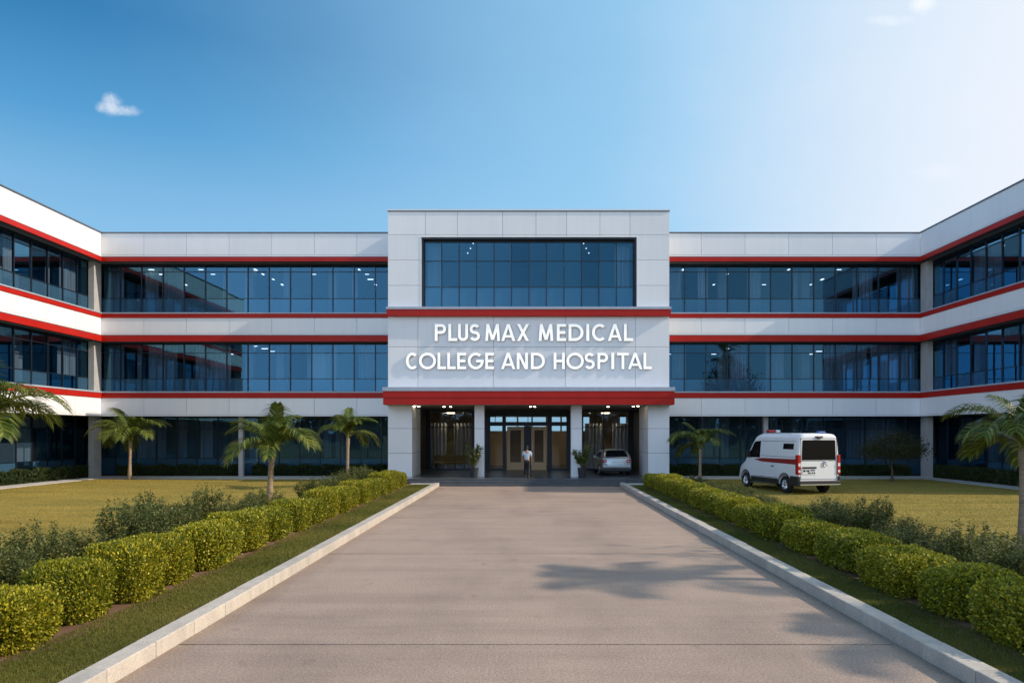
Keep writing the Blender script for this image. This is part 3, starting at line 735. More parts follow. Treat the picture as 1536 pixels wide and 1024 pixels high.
def shrub_row(spots, where, front):
    for k, (x, y, s, h) in enumerate(spots):
        o = obj('shrub', SV[k % 4], None, (x, y, .05), random.uniform(0, 6.28), (s, s, h))
        tag(o, 'loose dark green shrub, %s from the camera in the row behind the %s clipped hedge' % (ORD[k], where), 'shrub', 'loose shrubs behind the %s hedge' % where)
ls = []; y = 7.4
while y < 35: ls.append((-7.65 + random.uniform(-.35, .3), y, random.uniform(.8, 1.1), random.uniform(1.0, 1.6) * (1 if y < 18 else .72 if y < 26 else .95))); y += random.uniform(1.0, 1.45)
ls = [q for q in ls if not 22.0 < q[1] < 24.2][:23]
shrub_row(ls, 'left', -7.6)
rs = []; y = 9.4
while y < 34: rs.append((7.75 + random.uniform(-.3, .4), y, random.uniform(.85, 1.25), random.uniform(.9, 1.3) * (1 if y < 19 else .62))); y += random.uniform(1.0, 1.45)
shrub_row(rs[:23], 'right', 7.9)

# ------------------------------------------------------------------ low hedges along the building
def low_hedge(x0, x1, y0, y1, h, label):
    lx, ly = x1 - x0, y1 - y0; n = int(2600 * (lx * ly + h * (lx + ly)) ** .9)
    n = min(n, 26000); q = RNG.uniform(-1, 1, (n, 3)); ax = RNG.choice(3, n, p=[.25, .25, .5] if lx > ly else [.3, .2, .5]); sg = np.sign(RNG.uniform(-1, 1, n))
    q[np.arange(n), ax] = np.where(ax == 2, 1, sg) * (1 - np.abs(RNG.normal(0, .12, n)))
    s = np.array([lx / 2, ly / 2, h / 2]); P = q * s + np.array([0, 0, h / 2]); P[:, 2] *= 1 + .10 * np.sin(P[:, 0] * 4.1 + P[:, 1] * 3.3) + .08 * np.sin(P[:, 0] * 9 + P[:, 1] * 7)
    D = RNG.normal(0, .6, (n, 3)) + np.array([0, 0, .8]); N = RNG.normal(0, 1, (n, 3))
    V, F = leaf_arrays(P, D, N, .13 * RNG.uniform(.6, 1.3, n), .055 * RNG.uniform(.7, 1.3, n))
    o = obj('low_hedge', np_mesh('low_hedge', V, F, M['low_leaf'], np.clip(RNG.normal(.45, .25, n), 0, 1)), None, ((x0 + x1) / 2, (y0 + y1) / 2, .05))
    tag(o, label, 'hedge', 'low hedges at the foot of the building')
low_hedge(-25.4, -17.9, 43.75, 44.6, .58, 'low dark hedge under the left rear glass, between corner column and ground column')
low_hedge(-17.0, -8.2, 43.75, 44.6, .58, 'low dark hedge under the left rear glass, between ground column and entrance block')
low_hedge(-27.5, -26.3, 30.5, 43.2, .62, 'low dark hedge along the foot of the sunlit left wing')
low_hedge(8.4, 14.2, 43.75, 44.6, .58, 'low dark hedge under the right rear glass next to the entrance block')
low_hedge(15.0, 23.8, 43.75, 44.6, .58, 'low dark hedge under the right rear glass behind the white ambulance')
low_hedge(24.4, 25.6, 29.5, 43.2, .62, 'low dark hedge along the foot of the shaded right wing')

# ------------------------------------------------------------------ palms
def frond_mesh(L, e0, droop, n=50, leafL=.43, seed=0):
    r = np.random.default_rng(seed); pts = []; p = np.zeros(3); ns = 40
    for k in range(ns + 1):
        t = k / ns; e = e0 - droop * t ** 1.35; pts.append(p.copy()); p = p + np.array([math.cos(e), 0, math.sin(e)]) * L / ns
    pts = np.array(pts); V, F, T = [], [], []
    def tri(a, b, c, d, t): i = len(V); V.extend([a, b, c, d]); F.append((i, i + 1, i + 2, i + 3)); T.append(t)
    for k in range(n):
        t = .16 + .84 * (k + .5) / n; i = min(int(t * ns), ns - 1); base = pts[i] + (pts[i + 1] - pts[i]) * (t * ns - i); tan = pts[i + 1] - pts[i]; tan /= np.linalg.norm(tan)
        ll = leafL * L / 1.6 * (.45 + .9 * math.sin(PI * min(1, t * .92 + .05))) * r.uniform(.85, 1.12)
        upn = np.cross(np.array([0, 1, 0]), tan); upn = upn if upn[2] > 0 else -upn
        for s in (-1, 1):
            fw = .55 + .6 * t + r.normal(0, .06)
            d = tan * fw + np.array([0, s, 0]) + upn * (.32 + r.normal(0, .08)); d /= np.linalg.norm(d)
            d2 = d + np.array([0, 0, -.75 - .3 * r.random()]); d2 /= np.linalg.norm(d2)
            mid = base + d * ll * .5; tip = mid + d2 * ll * .5; w = .026 * r.uniform(.85, 1.2) * L / 1.6
            sd = np.cross(d, upn); sd /= np.linalg.norm(sd); tt = min(1, max(0, r.normal(.5, .2)))
            tri(base - sd * w * .3, base + sd * w * .3, mid + sd * w * .55, mid - sd * w * .55, tt)
            tri(mid - sd * w * .55, mid + sd * w * .55, tip + sd * w * .06, tip - sd * w * .06, tt)
    for k in range(0, ns, 2):
        a, b = pts[k], pts[min(k + 2, ns)]; w0 = .022 * (1 - k / ns * .8) * L / 1.6; w1 = .022 * (1 - (k + 2) / ns * .8) * L / 1.6
        for ya, yb2, za, zb in ((-1, 1, 1, 1), (1, 1, 1, -1), (-1, -1, -1, 1), (1, -1, -1, -1)):
            tri(a + [0, ya * w0, za * w0], a + [0, yb2 * w0, zb * w0], b + [0, yb2 * w1, zb * w1], b + [0, ya * w1, za * w1], .75)
    return np_mesh('frond', np.array(V), np.array(F), M['palm_leaf'], np.array(T))
FR = [frond_mesh(1.75, RAD(86), RAD(62), seed=1), frond_mesh(1.9, RAD(72), RAD(104), seed=2), frond_mesh(2.0, RAD(58), RAD(118), seed=3), frond_mesh(1.9, RAD(36), RAD(108), seed=4), frond_mesh(1.8, RAD(78), RAD(88), seed=5)]
def palm(x, y, hub, rad, lean, label, seed, r0=.11, n=14, z0=.05, up=1.0, fr=None):
    rr = random.Random(seed); p = thing('palm_tree', label, 'palm tree', (x, y, z0), 0, 'palms on the lawns')
    mb = MB(); N = 22; pts = []; rad_ = []
    for k in range(N + 1):
        t = k / N; pts.append((lean[0] * t ** 1.6, lean[1] * t ** 1.6, hub * t)); rad_.append(r0 * (1.25 - .45 * min(1, t * 2.2) + .02 * (k % 2) + (.16 if k > N - 4 else 0)))
    mb.tube(pts, rad_, 12); mb.build('trunk', M['bark'], p, True)
    top = pts[-1]
    sh = MB()
    for k in range(9):
        a = 2 * PI * k / 9 + rr.random(); sh.tube([(top[0], top[1], top[2] - .12), (top[0] + .07 * math.cos(a), top[1] + .07 * math.sin(a), top[2] + .08), (top[0] + .13 * math.cos(a), top[1] + .13 * math.sin(a), top[2] + .30)], [.05, .035, .018], 6)
    sh.build('crown_shaft', M['rachis'], p, True)
    seq = [0, 4, 1, 2, 1, 3, 2, 4, 1, 2, 3, 2, 1, 3, 2, 3]
    for k in range(n):
        a = k * 2.39996 + rr.uniform(-.25, .25) + seed; v = seq[k % len(seq)]
        s = rad / 1.55 * rr.uniform(.85, 1.1)
        o = obj('frond', FR[v], p, (top[0], top[1], top[2] + .02 + .02 * (v == 0)), a, (s, s, s * up)); o.rotation_euler = (rr.uniform(-.12, .12), rr.uniform(-.12, .12), a)
    return p
def pxX(x, Y): return (x - 790) / 1060 * Y
palm(pxX(203, 41.2), 41.2 - .6, 2.15, 1.95, (.05, 0), 'palm with slim trunk on the left lawn near the wing corner', 3, .10, 14)
palm(pxX(404, 24.3), 24.3, 1.98, 1.62, (.10, 0), 'biggest left palm, with curved trunk rising behind the clipped hedge', 5, .115, 15)
palm(pxX(521, 34.0), 34.0, 2.45, 1.50, (.03, 0), 'palm beside the left end of the entrance block', 8, .09, 13)
palm(pxX(-36, 20), 20, 2.7, 2.05, (.0, 0), 'palm cut by the left edge of the picture, drooping fronds before the left wing', 12, .12, 15)
palm(pxX(1050, 36.4), 36.4, 1.85, 1.60, (.02, 0), 'palm between the entrance block and the white ambulance', 15, .09, 13)
palm(pxX(1536, 15.9), 15.9, 2.3, 1.5, (.0, 0), 'dark palm at the right edge of the picture before the right wing', 21, .115, 15)
palm(20.9, 11.2, 10.9, 1.8, (.2, 0), 'very tall palm right of the picture whose shadow crosses the middle of the drive', 25, .14, 9)
palm(21.9, 7.4, 9.6, 1.8, (.2, 0), 'tall palm beside the right foreground whose shadow falls along the right kerb', 31, .14, 9)

# small broad-leaved tree in the shade of the right wing
def small_tree(x, y, label, sc=1, hz=1):
    p = thing('lawn_tree', label, 'tree', (x, y, .05), 0, 'broad-leaved trees on the right lawn'); p.scale = (sc, sc, hz)
    mb = MB(); mb.tube([(0, 0, -.05), (.03, 0, .5), (-.02, .02, 1.05), (.0, 0, 1.5)], [.085, .06, .05, .045], 10)
    tips = []
    for k in range(9):
        a = k * 2.4; e = random.uniform(.35, 1.0); l = random.uniform(.8, 1.35); b = (0, 0, 1.1 + .05 * k)
        t = (math.cos(a) * l, math.sin(a) * l, b[2] + l * e * .62); mb.tube([b, (t[0] * .5, t[1] * .5, (b[2] + t[2]) / 2 + .06), t], [.03, .02, .008], 6); tips.append(t)
    mb.build('trunk', M['twig'], p, True)
    Ps = []
    for t in tips + [(0, 0, 2.5), (.5, .2, 2.3), (-.6, -.2, 2.2), (.9, -.5, 1.9), (-1.0, .4, 1.8)]:
        c = np.array(t); Ps.append(c + RNG.normal(0, 1, (480, 3)) * np.array([.40, .40, .24]))
    P = np.concatenate(Ps); n = len(P)
    V, F = leaf_arrays(P, RNG.normal(0, 1, (n, 3)), RNG.normal(0, 1, (n, 3)), .11 * RNG.uniform(.6, 1.3, n), .05 * RNG.uniform(.7, 1.3, n))
    obj('crown', np_mesh('crown', V, F, M['tree_leaf'], np.clip(RNG.normal(.5, .25, n), 0, 1)), p)
small_tree(pxX(1335, 39), 38.8, 'small dark broad-leaved tree standing right of the white ambulance')
small_tree(20.8, 14.2, 'tall unseen broad-leaved tree added on the right to shade the right edge palm', 1.7, 3.6)  # out-of-view tree, put in so the right-edge palm stands in shade

# dark wood across the road behind the viewer (mirrored in the glass)
def wood():
    Ps = []
    for k in range(46):
        x = -75 + k * 3.4 + random.uniform(-1, 1); y = random.uniform(-62, -48); h = random.uniform(5.5, 9.5)
        c = unit(RNG.normal(0, 1, (420, 3))) * RNG.uniform(.6, 1, (420, 1)) * np.array([2.9, 2.9, h / 2]) + np.array([x, y, h / 2 + .3]); Ps.append(c)
    P = np.concatenate(Ps); n = len(P)
    V, F = leaf_arrays(P, RNG.normal(0, 1, (n, 3)), RNG.normal(0, 1, (n, 3)), 1.1 * RNG.uniform(.6, 1.3, n), .7 * RNG.uniform(.7, 1.3, n))
    o = obj('tree_belt', np_mesh('tree_belt', V, F, M['tree_leaf'], np.clip(RNG.normal(.5, .25, n), 0, 1))); kind(o, 'stuff')
    tag(o, 'far dark belt of trees facing the hospital, mirrored in its glass', 'trees')
wood()

# ------------------------------------------------------------------ potted plants in the porch
def potted(x, y, label, seed):
    rr = random.Random(seed); p = thing('potted_plant', label, 'potted plant', (x, y, FZ), 0, 'potted plants in the porch')
    mb = MB(); mb.lathe([(.001, 0), (.17, 0), (.19, .05), (.24, .48), (.255, .52), (.23, .53), (.22, .47), (.001, .46)], (0, 0, 0), 'z', 20); mb.build('pot', M['pot'], p, True)
    st = MB(); Ps, Ds = [], []
    for k in range(11):
        a = k * 2.4; l = rr.uniform(.15, .5); t = (math.cos(a) * l, math.sin(a) * l, rr.uniform(.95, 1.75)); st.tube([(0, 0, .45), (t[0] * .4, t[1] * .4, t[2] * .65), t], [.014, .01, .005], 5)
        for _ in range(70):
            u = rr.uniform(.35, 1.05); Ps.append((t[0] * u, t[1] * u, .45 + (t[2] - .45) * u)); Ds.append((rr.gauss(0, 1), rr.gauss(0, 1), rr.gauss(.2, .7)))
    st.build('stem', M['twig'], p, True); P = np.array(Ps); n = len(P)
    V, F = leaf_arrays(P, np.array(Ds), RNG.normal(0, 1, (n, 3)), .17 * RNG.uniform(.6, 1.2, n), .07 * RNG.uniform(.7, 1.2, n))
    obj('foliage', np_mesh('foliage', V, F, M['shrub_leaf'], np.clip(RNG.normal(.6, .25, n), 0, 1)), p)
potted(px(711, 38.7), 38.7, 'leafy plant in a dark pot before the left porch column', 1)
potted(px(872, 39.2), 38.8, 'leafy plant in a dark pot before the right porch column, beside the silver car', 2)

# bench seen through the left porch glass
bn = thing('lobby_bench', 'tan padded bench behind the left porch glass', 'bench', (dx(672), 47.9, FZ - .004))
mb = MB(); mb.box(-1.1, 1.1, -.3, .3, .34, .50); mb.build('seat', M['tan'], bn, bevel=.03)
mb = MB(); mb.box(-1.1, 1.1, .18, .30, .505, .95); mb.build('backrest', M['tan'], bn, bevel=.03)
for x in (-.95, .95):
    for y in (-.22, .22):
        mb = MB(); mb.box(x - .03, x + .03, y - .03, y + .03, 0, .338); mb.build('leg', M['black_plastic'], bn)

# ------------------------------------------------------------------ vehicles
def bool_cut(o, cutters):
    for c in cutters:
        md = o.modifiers.new('cut', 'BOOLEAN'); md.operation = 'DIFFERENCE'; md.object = c; md.solver = 'EXACT'
    dg = bpy.context.evaluated_depsgraph_get(); dg.update()
    me = bpy.data.meshes.new_from_object(o.evaluated_get(dg)); o.modifiers.clear(); o.data = me
    for c in cutters: bpy.data.objects.remove(c)
    try: me.set_sharp_from_angle(angle=RAD(32))
    except Exception: pass
def interp(tab, y):
    if y <= tab[0][0]: return tab[0][1]
    for (a, va), (b, vb) in zip(tab[:-1], tab[1:]):
        if y <= b: return va + (vb - va) * (y - a) / (b - a)
    return tab[-1][1]
def loft_body(name, ys, zb, zt, hw, rc, m, parent, nside=12, narc=6):
    mb = MB(); secs = []
    for y in ys:
        b, t = zb(y), zt(y); r = min(rc(y), (t - b) * .45); half = []
        half.append((0, b)); half.append((hw(y, b) * .9, b))
        for k in range(nside + 1):
            z = b + .05 + (t - r - b - .05) * k / nside; half.append((hw(y, z), z))
        w = hw(y, t - r)
        for k in range(1, narc + 1):
            a = PI / 2 * k / narc; half.append((w - r + r * math.cos(a), t - r + r * math.sin(a) * 1.0))
        half.append((0, t + .015))
        secs.append([(x, y, z) for x, z in half] + [(-x, y, z) for x, z in reversed(half[1:-1])])
    n = len(secs[0])
    for s in secs: mb.v += s
    for k in range(len(secs) - 1):
        for j in range(n): mb.f.append((k * n + j, k * n + (j + 1) % n, (k + 1) * n + (j + 1) % n, (k + 1) * n + j)); mb.m.append(0); mb.t.append(.5)
    mb.f.append(tuple(range(n))); mb.f.append(tuple((len(secs) - 1) * n + j for j in reversed(range(n)))); mb.m += [0, 0]; mb.t += [.5, .5]
    return mb.build(name, m, parent, True)
def side_patch(name, poly, side, hw, off, m, parent, th=.03):
    mb = MB(); mb.prism(poly, lambda p: (side * (hw(p[0], p[1]) - th + off), p[0], p[1]), lambda p: (side * (hw(p[0], p[1]) + off), p[0], p[1]))
    return mb.build(name, m, parent)
def wheel(parent, x, y, r, w, side, hub):
    mb = MB(); prof = [(r * .60, -w / 2), (r * .90, -w / 2), (r * .985, -w * .36), (r, -w * .2), (r, w * .2), (r * .985, w * .36), (r * .90, w / 2), (r * .60, w / 2), (r * .60, -w / 2)]
    mb.lathe(prof, (0, 0, 0), 'x', 32); wo = mb.build('wheel', M['black'], parent, True); wo.location = (x, y, r)
    rm = MB(); s = side
    rm.lathe([(r * .60, s * w * .42), (r * .55, s * w * .44), (r * .50, s * w * .28), (r * .2, s * w * .36), (r * .18, s * w * .44), (.001, s * w * .45)], (0, 0, 0), 'x', 32)
    for k in range(hub):
        a = 2 * PI * k / hub; c, d = math.cos(a), math.sin(a)
        rm.tube([(s * w * .40, c * r * .17, d * r * .17), (s * w * .40, c * r * .55, d * r * .55)], [.035, .028], 6)
    rm.build('rim', M['chrome'], wo, True)

# ---- ambulance
AM = thing('ambulance', 'white ambulance van with red side stripe and red beacon parked on the right lawn', 'van', (12.12, 33.25, .06), RAD(12.5))
vt = [(-2.62, 2.50), (-2.58, 2.60), (-2.45, 2.645), (.55, 2.66), (.80, 2.60), (1.0, 2.42), (1.72, 1.42), (1.85, 1.32), (2.35, 1.10), (2.52, .92), (2.58, .72)]
def vzt(y): return interp(vt, y)
def vhw(y, z):
    w = 1.03 if z > .5 else .99 + .04 * max(0, (z - .3) / .2)
    if z > 1.2: w -= .135 * ((z - 1.2) / 1.45) ** 1.6
    if .95 < z < 1.15: w += .006
    if y > 1.4: w *= 1 - .16 * ((y - 1.4) / 1.18) ** 2
    if y < -2.5: w -= .05 * ((-2.5 - y) / .12) ** 2
    return w
ys = [-2.62, -2.59, -2.55, -2.5, -2.3, -2.0, -1.5, -.8, 0, .3, .55, .68, .80, .9, 1.0, 1.2, 1.4, 1.6, 1.72, 1.78, 1.85, 2.0, 2.2, 2.35, 2.45, 2.52, 2.58]
vb = loft_body('body', ys, lambda y: .36 if -2.4 < y < 2.4 else .42, vzt, vhw, lambda y: .27 if y < .9 else .14, M['van_white'], AM)
cuts = []
for yy in (-1.62, 1.72):
    for s in (-1, 1):
        c = MB(); c.lathe([(.001, -.16), (.445, -.16), (.445, .2), (.001, .2)], (s * .98, yy, .40), 'x', 32); cuts.append(c.build('cutter', M['black']))
for c in cuts: c.parent = AM
bool_cut(vb, cuts)
for yy in (-1.62, 1.72):
    for s in (-1, 1): wheel(AM, s * .90, yy, .375, .25, s, 6)
    for s in (-1, 1):
        mb = MB(); n = 20
        pr = [(yy + .455 * math.cos(PI * k / n), .40 + .455 * math.sin(PI * k / n)) for k in range(n + 1)]; pi_ = [(yy + .385 * math.cos(PI * k / n) * 1.02, .40 + .40 * math.sin(PI * k / n)) for k in range(n + 1)]
        po = [(yy + .50 * math.cos(PI * k / n), .40 + .50 * math.sin(PI * k / n)) for k in range(n + 1)]
        for k in range(n):
            mb.prism([po[k], po[k + 1], pr[k + 1], pr[k]], lambda p, s=s: (s * (vhw(p[0], p[1]) - .03), p[0], p[1]), lambda p, s=s: (s * (vhw(p[0], p[1]) + .018), p[0], p[1]))
        mb.build('wheel_arch', M['black_plastic'], AM)
for s in (-1, 1):
    side_patch('cab_window', [(.42, 1.52), (1.50, 1.50), (1.02, 2.18), (.90, 2.27), (.42, 2.30)], s, vhw, .008, M['car_glass'], AM)
    side_patch('side_stripe', [(-2.50, 1.30), (-2.50, 1.53), (.20, 1.50), (.95, 1.42), (.20, 1.33)], s, vhw, .005, M['van_stripe'], AM)
    side_patch('vent_window', [(-2.25, 1.95), (-1.45, 1.95), (-1.45, 2.20), (-2.25, 2.20)], s, vhw, .008, M['car_glass'], AM)
    for a in ([(-2.35, 2.30), (.30, 2.30), (.30, 2.285), (-2.35, 2.285)], [(.30, .62), (.318, .62), (.318, 2.38), (.30, 2.38)], [(-2.40, 1.62), (.28, 1.62), (.28, 1.605), (-2.40, 1.605)], [(-.95, .66), (-.935, .66), (-.935, 2.28), (-.95, 2.28)]):
        side_patch('panel_seam', a, s, vhw, .003, M['black_plastic'], AM)
    side_patch('sill_guard', [(-1.10, .36), (1.20, .36), (1.20, .60), (-1.10, .60)], s, vhw, .012, M['black_plastic'], AM)
    mb = MB(); mb.box(min(s * .98, s * 1.10), max(s * .98, s * 1.10), -1.05, 1.15, .30, .345); mb.build('side_step', M['chrome'], AM)
    side_patch('sill_trim', [(-1.10, .62), (1.20, .62), (1.20, .655), (-1.10, .655)], s, vhw, .012, M['chrome'], AM)
    mb = MB(); mb.box(min(s * .90, s * 1.045), max(s * .90, s * 1.045), -2.665, -2.45, .86, 1.72); tl = mb.build('tail_light', M['red_lens'], AM, bevel=.03)
    mb = MB(); mb.box(min(s * .915, s * 1.02), max(s * .915, s * 1.02), -2.674, -2.60, 1.22, 1.36); mb.box(min(s * .915, s * 1.02), max(s * .915, s * 1.02), -2.674, -2.60, .96, 1.06); mb.build('lens', M['pale_lens'], tl)
    mb = MB(); mb.box(min(s * 1.05, s * 1.24), max(s * 1.05, s * 1.24), 1.18, 1.30, 1.50, 1.82); mb.tube([(s * .95, 1.25, 1.55), (s * 1.1, 1.24, 1.58)], [.03, .03], 6); mb.build('wing_mirror', M['black_plastic'], AM, bevel=.03)
    side_patch('door_handle', [(-.78, 1.14), (-.58, 1.14), (-.58, 1.19), (-.78, 1.19)], s, vhw, .025, M['black_plastic'], AM)
YR = -2.62
mb = MB(); mb.prism([(-.83, 1.50), (.83, 1.50), (.80, 2.32), (.76, 2.36), (-.76, 2.36), (-.80, 2.32)], lambda p: (p[0], YR + .02, p[1]), lambda p: (p[0], YR - .012, p[1])); mb.build('rear_window', M['car_glass'], AM)
mb = MB()
mb.box(-.87, .87, YR - .006, YR + .02, 1.455, 1.475); mb.box(-.87, .87, YR - .006, YR + .02, .66, .675)
mb.box(-.885, -.87, YR - .006, YR + .02, .66, 2.42); mb.box(.87, .885, YR - .006, YR + .02, .66, 2.42); mb.box(-.885, .885, YR - .006, YR + .02, 2.42, 2.435)
mb.build('door_seam', M['black_plastic'], AM)
mb = MB(); mb.box(-.80, -.12, YR - .03, YR + .01, 1.12, 1.20); mb.build('plate_lamp', M['black_plastic'], AM, bevel=.01)
mb = MB(); mb.box(-.80, -.14, YR - .02, YR + .01, .88, 1.10, 0)
for a, b, c, d in ((-.77, -.66, .985, 1.075), (-.62, -.60, .985, 1.075), (-.58, -.47, .985, 1.07), (-.43, -.20, 1.02, 1.075), (-.55, -.40, .91, .96), (-.36, -.30, .915, .975), (-.27, -.19, .91, .97)): mb.box(a, b, YR - .024, YR - .018, c, d, 1)
mb.build('number_plate', [M['plate'], M['black_plastic']], AM)
mb = MB()                                                    # round badge: open ring with a bar
ring = [(.30 + .105 * math.cos(RAD(a)), 1.33 + .105 * math.sin(RAD(a))) for a in range(40, 345, 15)]
mb.tube([(x, YR - .02, z) for x, z in ring], [.026] * len(ring), 8); mb.tube([(.26, YR - .02, 1.33), (.40, YR - .02, 1.36)], [.02, .02], 8)
mb.build('badge', M['chrome'], AM, True)
mb = MB(); mb.box(-.18, .18, YR - .05, YR + .06, 2.47, 2.53); mb.tube([(-.09, YR - .03, 2.46), (.09, YR - .03, 2.46)], [.05, .05], 10); mb.build('brake_light', M['black_plastic'], AM, bevel=.01)
mb = MB(); mb.box(-1.0, 1.0, YR - .10, YR + .30, .46, .60); mb.build('rear_bumper', M['black_plastic'], AM, bevel=.03)
mb = MB(); mb.box(-.98, .98, YR - .13, YR - .02, .40, .452); mb.build('bumper_step', M['chrome'], AM, bevel=.01)
for s in (-1, 1):
    mb = MB(); mb.box(min(s * .92, s * 1.055), max(s * .92, s * 1.055), YR - .06, -2.05, .36, .80); mb.build('bumper_corner', M['black_plastic'], AM, bevel=.04)
mb = MB(); mb.box(-.62, .02, .30, .58, 2.66, 2.69); bc = mb.build('beacon_bar', M['black_plastic'], AM)
for a, b, m in ((-.60, -.24, 'red_lens'), (-.22, .0, 'plate')):
    mb = MB(); mb.box(a, b, .31, .57, 2.692, 2.81); mb.build('beacon', M[m], bc, bevel=.03)
mb = MB(); mb.box(.12, .46, -2.45, -2.25, 2.655, 2.74); mb.build('rear_beacon', M['blue_lens'], AM, bevel=.03)
mb = MB(); mb.prism([(-.80, 0), (.80, 0), (.70, 1), (-.70, 1)], lambda p: (p[0], 1.70 - .62 * p[1] + .005, 1.50 + .86 * p[1]), lambda p: (p[0], 1.70 - .62 * p[1] + .03, 1.50 + .86 * p[1] + .03)); mb.build('windscreen', M['car_glass'], AM)
for s in (-1, 1):
    mb = MB(); mb.box(min(s * .55, s * .85), max(s * .55, s * .85), 2.30, 2.52, .84, 1.02); mb.build('headlight', M['pale_lens'], AM, bevel=.03)

# ---- silver hatchback in the porch
CA = thing('parked_car', 'silver hatchback parked under the porch by the right column', 'car', (px(918, 42), 42.35, FZ), RAD(1.5))
ct = [(-2.10, .88), (-2.04, 1.02), (-1.98, 1.08), (-1.62, 1.40), (-1.35, 1.46), (-.3, 1.48), (.35, 1.42), (1.05, .98), (1.9, .84), (2.05, .70), (2.1, .6)]
def chw(y, z):
    w = .89 if z > .45 else .86 + .03 * max(0, (z - .2) / .25)
    if z > .9: w -= .25 * ((z - .9) / .56) ** 1.15
    if y > 1.2: w *= 1 - .2 * ((y - 1.2) / .9) ** 2
    if y < -1.7: w *= 1 - .10 * ((-1.7 - y) / .4) ** 2
    return w
cys = [-2.10, -2.07, -2.04, -1.98, -1.85, -1.7, -1.62, -1.5, -1.35, -.9, -.3, 0, .35, .6, .85, 1.05, 1.3, 1.6, 1.9, 2.0, 2.05, 2.1]
cb = loft_body('body', cys, lambda y: .22 if -1.95 < y < 1.95 else .30, lambda y: interp(ct, y), chw, lambda y: .13, M['silver'], CA)
cuts = []
for yy in (-1.28, 1.30):
    for s in (-1, 1):
        c = MB(); c.lathe([(.001, -.15), (.36, -.15), (.36, .2), (.001, .2)], (s * .84, yy, .31), 'x', 28); cuts.append(c.build('cutter', M['black']))
for c in cuts: c.parent = CA
bool_cut(cb, cuts)
for yy in (-1.28, 1.30):
    for s in (-1, 1): wheel(CA, s * .77, yy, .31, .20, s, 5)
mb = MB(); mb.prism([(-.64, 0), (.64, 0), (.52, .30), (.46, .33), (-.46, .33), (-.52, .30)], lambda p: (p[0], -1.985 + p[1] * 1.10 + .03, 1.075 + p[1] * 1.0 - .03), lambda p: (p[0], -1.985 + p[1] * 1.10 - .022, 1.075 + p[1] + .022)); mb.build('rear_window', M['car_glass'], CA)
for s in (-1, 1):
    side_patch('side_window', [(-1.50, 1.00), (-.45, 1.0), (-.45, 1.32), (-1.25, 1.32)], s, chw, .008, M['car_glass'], CA); side_patch('side_window', [(-.38, 1.0), (.72, .98), (.25, 1.31), (-.38, 1.32)], s, chw, .008, M['car_glass'], CA)
    mb = MB(); mb.box(min(s * .56, s * .80), max(s * .56, s * .80), -2.125, -1.95, .74, .93); tl = mb.build('tail_light', M['red_lens'], CA, bevel=.04)
    mb = MB(); mb.box(min(s * .62, s * .72), max(s * .62, s * .72), -2.132, -2.1, .80, .86); mb.build('lens', M['pale_lens'], tl)
    mb = MB(); mb.box(min(s * .86, s * 1.0), max(s * .86, s * 1.0), .55, .65, .95, 1.10); mb.build('wing_mirror', M['silver'], CA, bevel=.02)
mb = MB(); mb.box(-.80, .80, -2.19, -1.95, .42, .60); mb.build('rear_bumper', M['silver'], CA, bevel=.05)
mb = MB(); mb.box(-.78, .78, -2.17, -1.95, .26, .415); mb.build('bumper_skirt', M['black_plastic'], CA, bevel=.03)
mb = MB(); mb.box(-.24, .24, -2.118, -2.08, .70, .80); mb.build('number_plate', M['plate'], CA)
mb = MB(); mb.box(-.5, .5, -1.62, -1.40, 1.44, 1.475); mb.build('spoiler', M['silver'], CA, bevel=.015)

# ------------------------------------------------------------------ person walking into the porch
def skin_mesh(name, V, E, R, m, parent, root=0, sub=2):
    me = bpy.data.meshes.new(name); me.from_pydata([tuple(v) for v in V], E, []); o = bpy.data.objects.new(name, me); link(o)
    md = o.modifiers.new('skin', 'SKIN'); md.use_smooth_shade = True
    for k, r in enumerate(R):
        sv = me.skin_vertices[0].data[k]; sv.radius = (r, r) if isinstance(r, (int, float)) else r; sv.use_root = (k == root)
    ms = o.modifiers.new('sub', 'SUBSURF'); ms.levels = sub; ms.render_levels = sub
    dg = bpy.context.evaluated_depsgraph_get(); dg.update(); nm = bpy.data.meshes.new_from_object(o.evaluated_get(dg)); o.modifiers.clear(); o.data = nm
    nm.materials.clear(); nm.materials.append(m); nm.polygons.foreach_set('use_smooth', [True] * len(nm.polygons)); nm.name = name
    o.parent = parent; return o
PE = thing('person', 'person seen from behind in a pale shirt and black trousers walking to the doors', 'person', (px(790.5, 38.3), 38.3, FZ))
V, E, R = [], [], []
def node(p, r, to=None):
    V.append(p); R.append(r)
    if to is not None: E.append((to, len(V) - 1))
    return len(V) - 1
pel = node((0, 0, .96), (.13, .10)); sp = node((0, .01, 1.15), (.125, .09), pel); ch = node((0, .0, 1.34), (.15, .10), sp); nk = node((0, .0, 1.48), .055, ch); hb = node((0, .02, 1.56), .06, nk); hd = node((0, .02, 1.64), (.078, .095), hb); ht = node((0, .01, 1.73), .055, hd)
nose = node((0, .125, 1.63), .014, hd)
for s, fy, ky in ((-1, .20, .12), (1, -.22, -.02)):
    hp = node((s * .09, 0, .88), .085, pel); kn = node((s * .095, ky, .48), .055, hp); an = node((s * .09, fy - .03, .09), .038, kn); node((s * .10, fy + .14, .035), .034, an)
    sh = node((s * .18, 0, 1.40), .055, ch); el = node((s * .235, -.04 * s, 1.13), .042, sh); wr = node((s * .235, -.04 * s + .10, .90), .027, el); pm = node((s * .235, -.04 * s + .13, .83), (.020, .036), wr)
    for j in range(4):
        k0 = node((s * .235 + s * .004 * j, -.04 * s + .108 + .019 * j, .785), .0095, pm); node((s * .23, -.04 * s + .118 + .019 * j, .735 + .006 * abs(j - 1.5)), .008, k0)
    t0 = node((s * .222, -.04 * s + .165, .83), .010, pm); node((s * .218, -.04 * s + .178, .79), .009, t0)
